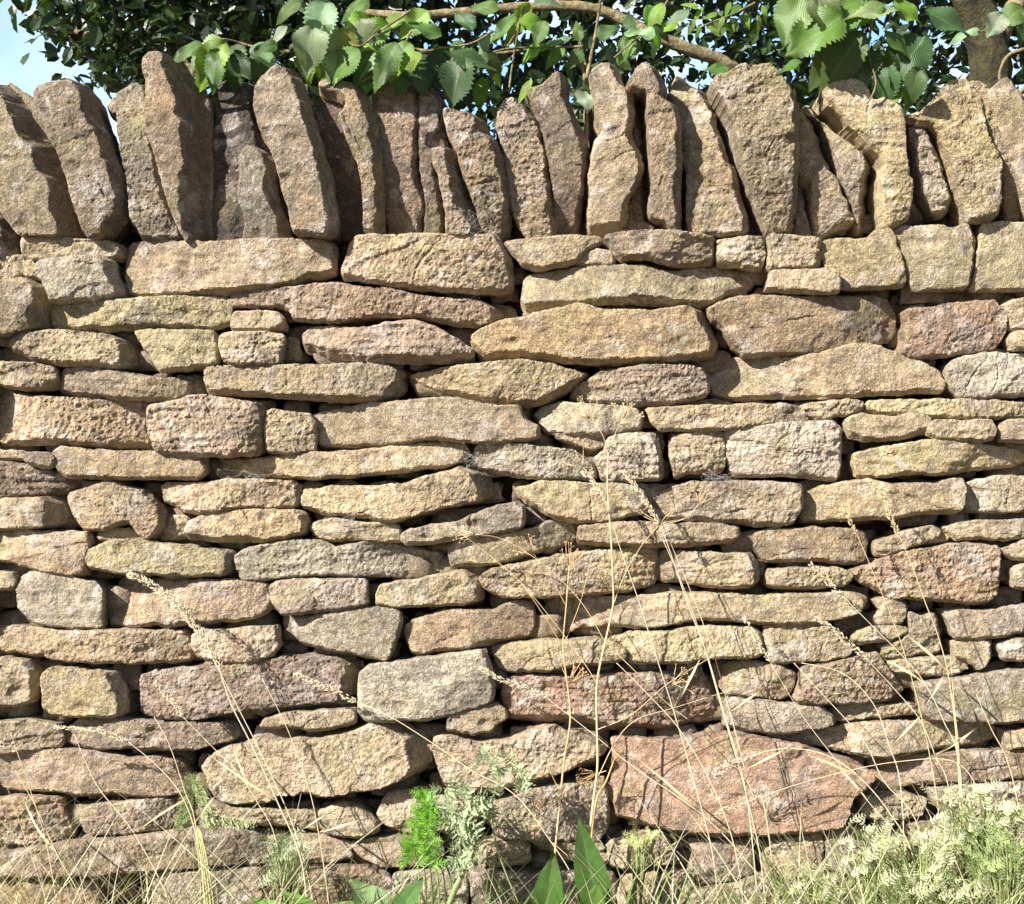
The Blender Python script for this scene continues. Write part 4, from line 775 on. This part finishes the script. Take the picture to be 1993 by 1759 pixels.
grass("bent grass with a smooth head over the purple stones at the lower left", [(250, 1444), (200, 1424), (150, 1418), (110, 1416)], [(250, 1444), (300, 1485), (345, 1535), (375, 1600), (395, 1700)], -.07, .0035, PALE, .001)
grass("fine grass with a small head hanging against the dark corner at the lower right", [(1500, 1290), (1482, 1262), (1470, 1240), (1450, 1205)], [(1500, 1290), (1560, 1390), (1620, 1470), (1690, 1560), (1760, 1660)], -.06, .0055, PALE, .0008)
bare = [("long straight bare stalk right of the slim headed grasses", [(1290, 1050), (1325, 1130), (1365, 1240), (1405, 1380), (1440, 1500), (1475, 1640), (1490, 1759)], PALE),
 ("bare stalk crossing the pale tan stone under the middle shelf", [(1285, 1010), (1340, 1140), (1385, 1260), (1425, 1400), (1462, 1540), (1485, 1560), (1505, 1700)], PALE),
 ("bare stalk leaning left from the foot of the green feathery plant", [(700, 1270), (650, 1150), (640, 1200), (620, 1300), (600, 1420), (640, 1560)][::-1][:2] + [(560, 1280), (540, 1240)][:0], PALE),
 ("fine bare stalk at the far left edge crossing the brown stones", [(20, 1425), (60, 1540), (90, 1640), (110, 1759)], TANC),
 ("bare stalk slanting over the low left stones beside the far left one", [(30, 1500), (70, 1570), (110, 1660), (160, 1759)], TANC),
 ("red tinted bare stalk in the lower left tuft", [(145, 1430), (190, 1530), (260, 1620), (330, 1759)], PINK),
 ("bare stalk from the left tuft reaching the yellowish square stone", [(300, 1395), (330, 1450), (360, 1540), (380, 1600), (400, 1759)], PALE),
 ("long bare stalk crossing the big tan stone left of the green feathery plant", [(510, 1320), (560, 1420), (600, 1530), (620, 1620), (640, 1759)], PALE),
 ("bare stalk with a kink right of the largest reddish stone", [(1545, 1290), (1600, 1350), (1680, 1440), (1720, 1520), (1790, 1620)], PALE),
 ("tall bare stalk in front of the purplish stone at the right edge", [(1850, 1280), (1858, 1380), (1866, 1460), (1872, 1600)], TANC),
 ("curved bare stalk above the ferny clump", [(1900, 1350), (1930, 1420), (1960, 1480), (1985, 1600)], TANC),
 ("bare stalk bowed to the left above the ferny clump", [(1560, 1290), (1640, 1310), (1700, 1370), (1730, 1450), (1755, 1550)], PALE),
 ("thin bare stalk crossing the reddish lichened stone", [(1200, 1290), (1260, 1350), (1330, 1430), (1400, 1560), (1440, 1700)], PALE)]
for l, p, c in bare:
    if len(p) > 2: grass(l, None, p, -.06 - .03 * RND.random(), col=c, r=.0010)
# ---- dead umbellifers
def umbel(g, c, d, L, n, R, seeds):
    d = Vector(d).normalized()
    for i in range(n):
        o = Vector((R.gauss(0, 1), R.gauss(0, .6), R.gauss(0, 1))); dd = (d * 1.0 + o * .42).normalized(); e = c + dd * L * R.uniform(.8, 1.15)
        m = c.lerp(e, .5) + d * -.08 * L + Vector((R.gauss(0, .05), 0, R.gauss(0, .05))) * L
        g.add(*tube_geo([c, m, e], .00065, .0004, 4))
        for k in range(seeds):
            q = (dd + Vector((R.gauss(0, .5), R.gauss(0, .5), R.gauss(0, .5)))).normalized(); f = e + q * L * .28
            g.add(*tube_geo([e, f], .0004, .0003, 3))
            s = q.cross(Vector((0, 1, 0))).normalized() * .0013
            g.add([f - s, f + q * .002, f + s, f - q * .001, f + Vector((0, -.001, 0))], [(0, 1, 4), (1, 2, 4), (2, 3, 4), (3, 0, 4)])
def umbellifer(label, stalk, branches, umbels, depth, r, col):
    R = random.Random(label); P = [W(x, y, depth - .03 * i / len(stalk)) for i, (x, y) in enumerate(stalk)]
    if P[-1].z > .01: P.append(Vector((P[-1].x, P[-1].y, -.01)))
    t = empty("dead_hogweed", P[-1], label, "dead plant", "dead umbel stalks in front of the wall")
    g = G(); g.add(*tube_geo(smooth_path(P, 5), r * .45, r, 8)); g.obj("stalk", M_STRAW, t, color=col)
    for b in branches:
        g = G(); g.add(*tube_geo(smooth_path([W(x, y, depth + .006 * math.sin(i + x)) for i, (x, y) in enumerate(b)], 5), r * .34, r * .16, 6)); g.obj("branch", M_STRAW, t, color=col)
    for (x, y, a, L, n, s) in umbels:
        g = G(); umbel(g, W(x, y, depth), (math.cos(math.radians(a)), -.15, math.sin(math.radians(a))), L / PPM, n, R, s); g.obj("umbel", M_STRAW, t, color=col)
    return t
umbellifer("tallest dead hogweed stalk with spread umbels reaching the middle of the wall",
   [(1184, 880), (1182, 940), (1186, 1000), (1190, 1060), (1193, 1130), (1193, 1180), (1178, 1250), (1162, 1330), (1162, 1420), (1163, 1490), (1155, 1560), (1145, 1640), (1125, 1759)],
   [[(1184, 880), (1172, 845), (1150, 815)], [(1184, 880), (1195, 850), (1205, 825)], [(1186, 1000), (1160, 940), (1130, 905)], [(1193, 1180), (1215, 1120), (1250, 1060), (1285, 1020)], [(1178, 1250), (1130, 1170), (1060, 1100), (980, 1050), (925, 1040)], [(1162, 1330), (1130, 1280), (1070, 1200), (1000, 1120), (900, 1040)], [(1178, 1250), (1230, 1300), (1300, 1370), (1340, 1400)], [(1162, 1420), (1230, 1390), (1300, 1330), (1400, 1270)], [(1165, 1510), (1200, 1440), (1240, 1400), (1310, 1378), (1400, 1350), (1440, 1340)],
    [(1285, 1020), (1330, 1010), (1362, 980)], [(1285, 1020), (1250, 970), (1220, 930)]],
   [(1148, 815, 120, 34, 12, 3), (1206, 825, 75, 36, 12, 3), (1285, 1020, 40, 45, 4, 1), (1285, 1020, 150, 40, 4, 1), (1175, 1260, 60, 34, 4, 1), (1130, 905, 130, 26, 8, 1), (925, 1040, 170, 30, 10, 2), (1362, 980, 60, 24, 7, 2), (1310, 1330, 60, 30, 8, 1)], -.07, .0024, (.86, .74, .56))
umbellifer("thinner reddish dead stalk left of the tallest one",
   [(1108, 1100), (1102, 1180), (1096, 1260), (1104, 1330), (1110, 1400), (1098, 1480), (1090, 1560), (1082, 1640), (1076, 1720)],
   [[(1102, 1180), (1070, 1120), (1040, 1080)], [(1096, 1260), (1060, 1200), (1010, 1130), (960, 1090)], [(1096, 1260), (1130, 1170), (1150, 1090)], [(1104, 1330), (1130, 1290), (1150, 1250)], [(1090, 1540), (1075, 1510), (1070, 1490)], [(1076, 1640), (1110, 1670), (1130, 1690)]],
   [(1108, 1100, 90, 32, 6, 2), (1040, 1080, 130, 34, 8, 2), (1110, 1330, 80, 30, 9, 2), (1060, 1580, 100, 22, 9, 2), (1055, 1610, 160, 20, 8, 2)], -.05, .0021, (.86, .64, .44))
umbellifer("short dead stalk with withered brown leaves at the left of the largest reddish stone", [(1195, 1480), (1180, 1520), (1160, 1560), (1150, 1660)], [[(1180, 1500), (1150, 1510), (1130, 1520)]],
   [(1160, 1505, 200, 28, 12, 3), (1190, 1485, 60, 24, 9, 3), (1175, 1510, 230, 22, 9, 3)], -.04, .0030, (.62, .48, .30))

# ---- divided leaves
def frond(g, base, d, up, L, n=9, wd=.5, R=RND, tooth=2):
    d, s, u = frame_from(d, up); pts = []
    for i in range(n + 1):
        t = i / n; pts.append(Vector(base) + d * L * t - u * L * .22 * t * t)
    g.add(*tube_geo(pts, L * .012, L * .004, 4))
    for i in range(1, n + 1):
        t = i / n; ln = L * wd * (math.sin(math.pi * (.12 + .82 * t)) ** .8) * .55
        for sd in (-1, 1):
            dd = (d * R.uniform(.35, .9) + s * sd * .95 + u * R.uniform(-.45, .45)).normalized(); q = pts[i]; ln = ln * R.uniform(.7, 1.25)
            m = 4; w = ln * .23
            ss = dd.cross(u).normalized()
            V = [q]; 
            for k in range(1, m + 1):
                tt = k / m; e = w * (1.1 - tt * .8)
                V += [q + dd * ln * tt * .92 + ss * e + dd * ln * .10, q + dd * ln * (tt * .92 - .1), q + dd * ln * tt * .92 - ss * e + dd * ln * .10]
            V.append(q + dd * ln)
            F = []
            for k in range(m):
                a = 1 + 3 * k; F += [(a, a + 1, (V.__len__() - 1) if k == m - 1 else a + 4), (a + 1, a + 2, (V.__len__() - 1) if k == m - 1 else a + 4), (0 if k == 0 else a - 2, a + 1, a), (0 if k == 0 else a - 2, a + 2, a + 1)]
            g.add(V, F)
def ferny(name, label, cat, base, depth, n, Lr, col, spread, zr, group=None, angs=(20, 160), stems=True, origin=None, mat=None):
    """clump of divided leaves: fronds start at points scattered round base px with radius spread"""
    o = W(*base, depth); t = empty(name, Vector((o.x, o.y, -.01)), label, cat, group); g = G(); gs = G()
    for i in range(n):
        bx = base[0] + RND.gauss(0, spread); by = base[1] + RND.uniform(-zr, zr); dy = depth + RND.uniform(-.05, .03)
        b = W(bx, by, dy); a = math.radians(RND.uniform(*angs)); d = Vector((math.cos(a), RND.uniform(-.9, .3), math.sin(a)))
        frond(g, b, d, Vector((RND.uniform(-.3, .3), -.75, .7)), RND.uniform(*Lr) / PPM, n=RND.randint(6, 9))
        gs.add(*tube_geo(smooth_path([Vector((o.x + RND.uniform(-.02, .02), depth - .01, -.01)), o.lerp(b, .6) - Vector((0, 0, .03)), b], 4), .0016, .0009, 5))
    gs.obj("stem", M_GRASS, t, color=(.30, .36, .14)); g.obj("foliage", mat or M_HERB, t, color=col); return t
# bright upright feathery plant
def feathery():
    o = W(820, 1759, -.09); t = empty("feathery_plant", Vector((o.x, o.y, -.01)), "bright green upright feathery plant in front of the orange pink stone", "plant"); g = G(); gs = G()
    for i in range(190):
        v = RND.random() ** .8; y = 1548 + 140 * v; w = 7 + 23 * v; x = 823 + 4 * math.sin(v * 6) + RND.uniform(-w, w)
        b = W(x, y, -.09 + RND.uniform(-.03, .02) * (.3 + v)); a = math.radians(90 + RND.gauss(0, 40) - (x - 823) * .9)
        d = Vector((math.cos(a), RND.uniform(-.6, .2), math.sin(a))); frond(g, b, d, Vector((RND.uniform(-.5, .5), -1, .4)), RND.uniform(13, 28) / PPM, n=5, wd=.8)
    for k in range(6):
        x0 = 800 + k * 12; gs.add(*tube_geo(smooth_path([W(823 + (x0 - 830) * .1, 1570, -.09), W(815 + (x0 - 820) * .4, 1650, -.09), W(x0 + 15, 1700, -.09), Vector((W(x0 + 20, 1759, -.09).x, -.09, -.01))], 4), .0008, .0018, 5))
    gs.obj("stem", M_GRASS, t, color=(.20, .34, .08)); g.obj("foliage", M_HERB, t, color=(.20, .42, .045))
feathery()
GREY = (.36, .42, .26); PG = (.52, .54, .34)
# sage grey mugwort with a stout stem
def mugwort():
    P = [W(958, 1570, -.08), W(930, 1620, -.085), W(905, 1690, -.09), W(875, 1759, -.1)]; P.append(Vector((P[-1].x - .02, -.1, -.01)))
    t = empty("mugwort", P[-1], "grey green plant with stout pale stem and silvery leaves right of the feathery plant", "plant"); g = G(); g.add(*tube_geo(smooth_path(P, 5), .0035, .0062, 8)); g.obj("stem", M_HERB, t, color=(.36, .42, .20))
    g = G()
    for (x, y, n, L) in ((955, 1560, 12, 32), (985, 1490, 12, 34), (1020, 1510, 8, 30), (945, 1480, 8, 30), (900, 1560, 14, 45), (880, 1590, 12, 50), (865, 1545, 8, 30), (905, 1610, 8, 45), (870, 1650, 8, 48), (900, 1660, 6, 50)):
        for i in range(n):
            a = math.radians(RND.uniform(0, 360)); frond(g, W(x + RND.gauss(0, 12), y + RND.gauss(0, 9), -.085 + RND.uniform(-.03, .02)), Vector((math.cos(a), RND.uniform(-.8, .2), math.sin(a) * .8)), Vector((RND.uniform(-.6, .6), -.8, .6)), L * RND.uniform(.6, 1.1) / PPM, n=5, wd=.9)
    g.obj("foliage", M_HERB, t, color=GREY)
    for p in ([(955, 1570), (970, 1520), (985, 1490)], [(955, 1575), (965, 1640), (985, 1700), (1010, 1759)], [(930, 1620), (900, 1590), (880, 1590)], [(958, 1570), (910, 1560), (865, 1545)]):
        g = G(); g.add(*tube_geo(smooth_path([W(x, y, -.082) for x, y in p], 5), .002, .0013, 6)); g.obj("side_stem", M_HERB, t, color=(.33, .40, .18))
mugwort()
ferny("mugwort", "low silvery clump of finely cut leaves left of the pale green broad leaf", "plant", (560, 1680), -.08, 60, (22, 45), GREY, 26, 50)
def stalk_plant():
    t = empty("mugwort", W(395, 1759, -.07), "slim plant with a toothed leafy tip standing before the purple left stones", "plant"); t.location.z = -.01
    g = G()
    for k in range(5): g.add(*tube_geo(smooth_path([W(378 + k * 3, 1600 + k * 4, -.07), W(388 + k * 4, 1680, -.07 - .004 * k), W(392 + k * 6, 1759, -.075), Vector((W(395 + k * 6, 1759, -.075).x, -.075, -.01))], 4), .001, .0017, 5))
    g.obj("stem", M_STRAW, t, color=(.72, .78, .42)); g = G()
    for i in range(16):
        v = i / 15; x = 372 + 14 * v; y = 1525 + 78 * v
        for sd in (-1, 1): frond(g, W(x, y, -.07), Vector((sd * (.3 + .5 * v), -.2, .75 - .5 * v)), Vector((0, -1, .4)), (22 + 20 * v) / PPM, n=5, wd=.8)
    for i in range(12): frond(g, W(385 + 8 * i, 1597 + 3 * math.sin(i) + .5 * i, -.07), Vector((.8, -.3, RND.uniform(-.5, .5))), Vector((0, -1, .5)), 26 / PPM, n=5, wd=.8)
    for i in range(5): frond(g, W(375, 1600, -.07), Vector((-.8, -.3, RND.uniform(-.3, .4))), Vector((0, -1, .5)), 30 / PPM, n=5, wd=.9)
    g.obj("foliage", M_HERB, t, color=(.33, .38, .19))
stalk_plant()
# dock leaves
def dock(label, items, depth):
    o = W(*items[0][0], depth); t = empty("dock_plant", Vector((o.x, o.y, -.01)), label, "plant", "dock plants at the foot of the wall")
    for i, ((bx, by), L, a, wr, col, tl) in enumerate(items):
        a_ = math.radians(a); d = Vector((math.cos(a_), RND.uniform(-.25, .15), math.sin(a_))); n = Vector((RND.uniform(-.5, .5), -1, tl)); _, _, u = frame_from(d, n)
        g = G(); b = W(bx, by, depth - .01 * i); g.add(*leaf_geo(b, d, u, L / PPM, L * wr / PPM, serr=.015, curl=.12, fold=.3, wave=.06, seed=i + 50)); g.obj("leaf", M_LEAF, t, color=col)
        g = G(); g.add(*tube_geo(smooth_path([b, Vector((b.x, b.y, b.z - .03)), Vector((o.x, o.y, -.01))], 3), .0022, .003, 6)); g.obj("leaf_stalk", M_GRASS, t, color=(.3, .36, .14))
dock("tall dark green dock leaf tapering to a point below the purple stone", [((1175, 1800), 200, 104, .34, (.045, .11, .02), .1), ((1062, 1790), 125, 84, .46, (.06, .14, .025), .1), ((1140, 1810), 95, 75, .5, (.09, .17, .03), .6)], -.12)
dock("pale green broad leaf at the bottom edge below the feathery plant", [((745, 1800), 100, 122, .75, (.30, .45, .20), .9), ((770, 1790), 90, 60, .5, (.08, .19, .04), .4), ((720, 1800), 80, 150, .6, (.25, .40, .14), .8)], -.16)
dock("small dock leaf cluster at the lower left of the broad pale leaf", [((600, 1810), 120, 150, .35, (.17, .33, .05), .7), ((640, 1800), 110, 140, .3, (.20, .37, .07), .8), ((560, 1800), 70, 30, .5, (.18, .33, .06), .7)], -.15)
# ferny clumps at the right
FG = "ferny clumps at the foot of the wall"
for (x, y, n, L, col, sp, zr, dp, lb) in (
    (1570, 1740, 40, (22, 44), (.55, .56, .34), 45, 45, -.13, "yellow green ferny clump right below the largest reddish stone"),
    (1710, 1640, 40, (20, 42), (.60, .60, .42), 55, 45, -.12, "bleached ferny clump against the grey stone beside the largest reddish stone"),
    (1800, 1680, 75, (22, 48), (.58, .60, .40), 60, 60, -.16, "dense pale ferny clump in the middle of the lower right growth"),
    (1915, 1600, 85, (20, 45), (.56, .58, .38), 60, 60, -.14, "pale ferny clump under the right end of the wall"),
    (1965, 1680, 60, (25, 50), (.40, .50, .22), 50, 50, -.20, "bright green ferny clump in the bottom right corner"),
    (1800, 1745, 50, (24, 46), (.52, .54, .34), 110, 25, -.22, "low ferny clump in front along the bottom right edge"),
    (1240, 1640, 16, (18, 34), (.48, .55, .22), 24, 12, -.04, "tiny pale leafed tuft rooted on a ledge stone right of the tall dock leaf")):
    ferny("cow_parsley", lb, "plant", (x, y), dp, n, L, col, sp, zr, FG)
# ---- grass growing along the foot of the wall
def blades(n, xr, yr, hr, col, name, label, wd=.0022, lean=.35, dens=None):
    g = G()
    for i in range(n):
        x = RND.uniform(*xr) if dens is None else dens(); y = RND.uniform(*yr); h = RND.uniform(*hr); a = RND.gauss(0, lean); b = RND.gauss(0, lean * .5); cv = RND.uniform(0, .6) * (1 if a > 0 else -1)
        w = wd * RND.uniform(.6, 1.4); th = RND.uniform(0, math.pi); s = Vector((math.cos(th), math.sin(th), 0)) * w; V = []; m = 6
        for k in range(m + 1):
            t = k / m; c = Vector((x + (a * t + cv * t * t * .6) * h, y + b * t * h, -.01 + h * t * (1 - .18 * abs(cv) * t)))
            if k < m: V += [c - s * (1 - t ** 2 * .9), c + s * (1 - t ** 2 * .9)]
            else: V.append(c)
        F = [(2 * k, 2 * k + 1, 2 * k + 3, 2 * k + 2) for k in range(m - 1)] + [(2 * m - 2, 2 * m - 1, 2 * m)]
        g.add(V, F)
    o = g.obj(name, M_GRASS, color=col); tag(o, label, None, kind='stuff'); return o
blades(1100, (-1.9, 1.9), (-.42, -.03), (.03, .13), (.13, .22, .045), "grass", "short green grass along the foot of the wall")
blades(1100, (0, 0), (-.30, -.04), (.07, .24), (.22, .27, .09), "grass", "longer green grass under the ferny clumps at the lower right", dens=lambda: RND.gauss(.78, .22))
blades(330, (0, 0), (-.30, -.04), (.06, .20), (.15, .23, .055), "grass", "loose green blades along the bottom middle", dens=lambda: RND.uniform(-.35, .55))
blades(360, (0, 0), (-.30, -.04), (.10, .34), (.58, .52, .36), "dry_grass", "fine dry straw coloured grass at the lower left", .0011, .5, dens=lambda: RND.gauss(-.75, .22))
blades(620, (0, 0), (-.30, -.04), (.10, .32), (.60, .54, .38), "dry_grass", "fine dry straw among the lower right growth", .0012, .45, dens=lambda: RND.gauss(.7, .3))

# ---- cobwebs caught in the joints
def cobweb(label, px, py, w, h, n):
    R = random.Random(label); t = None; g = G()
    A = [W(px + R.uniform(-w, w), py + R.uniform(-h, h), R.uniform(-.03, .0)) for _ in range(12)]
    for i in range(n):
        a, b = R.sample(A, 2); m = a.lerp(b, .5) + Vector((R.gauss(0, .006), R.gauss(0, .004), -R.uniform(0, .012)))
        g.add(*tube_geo(smooth_path([a, m, b], 4),   .00014, .00011, 3))
    o = mesh_obj("cobweb", g.V, g.F, M_WEB, None, tuple(W(px, py, -.01))); tag(o, label, "cobweb", "cobwebs strung across the joints")
M_WEB = rough_mat("web", (.42, .40, .37), (.55, .52, .48), 100, .0001, .6)
cobweb("tangled grey cobweb under the long yellow stone, left of centre", 655, 1015, 48, 22, 46)
cobweb("cobweb wisps below the long tan stone above the short pink one", 470, 925, 60, 14, 34)
cobweb("small cobweb in the corner beside the grey rounded stone at mid height", 915, 885, 26, 28, 26)
cobweb("pale cobweb tuft between the square grey stone and the pink stone below", 1395, 925, 60, 18, 40)
cobweb("thin cobweb among the feet of the coping stones near the middle", 920, 430, 34, 30, 26)
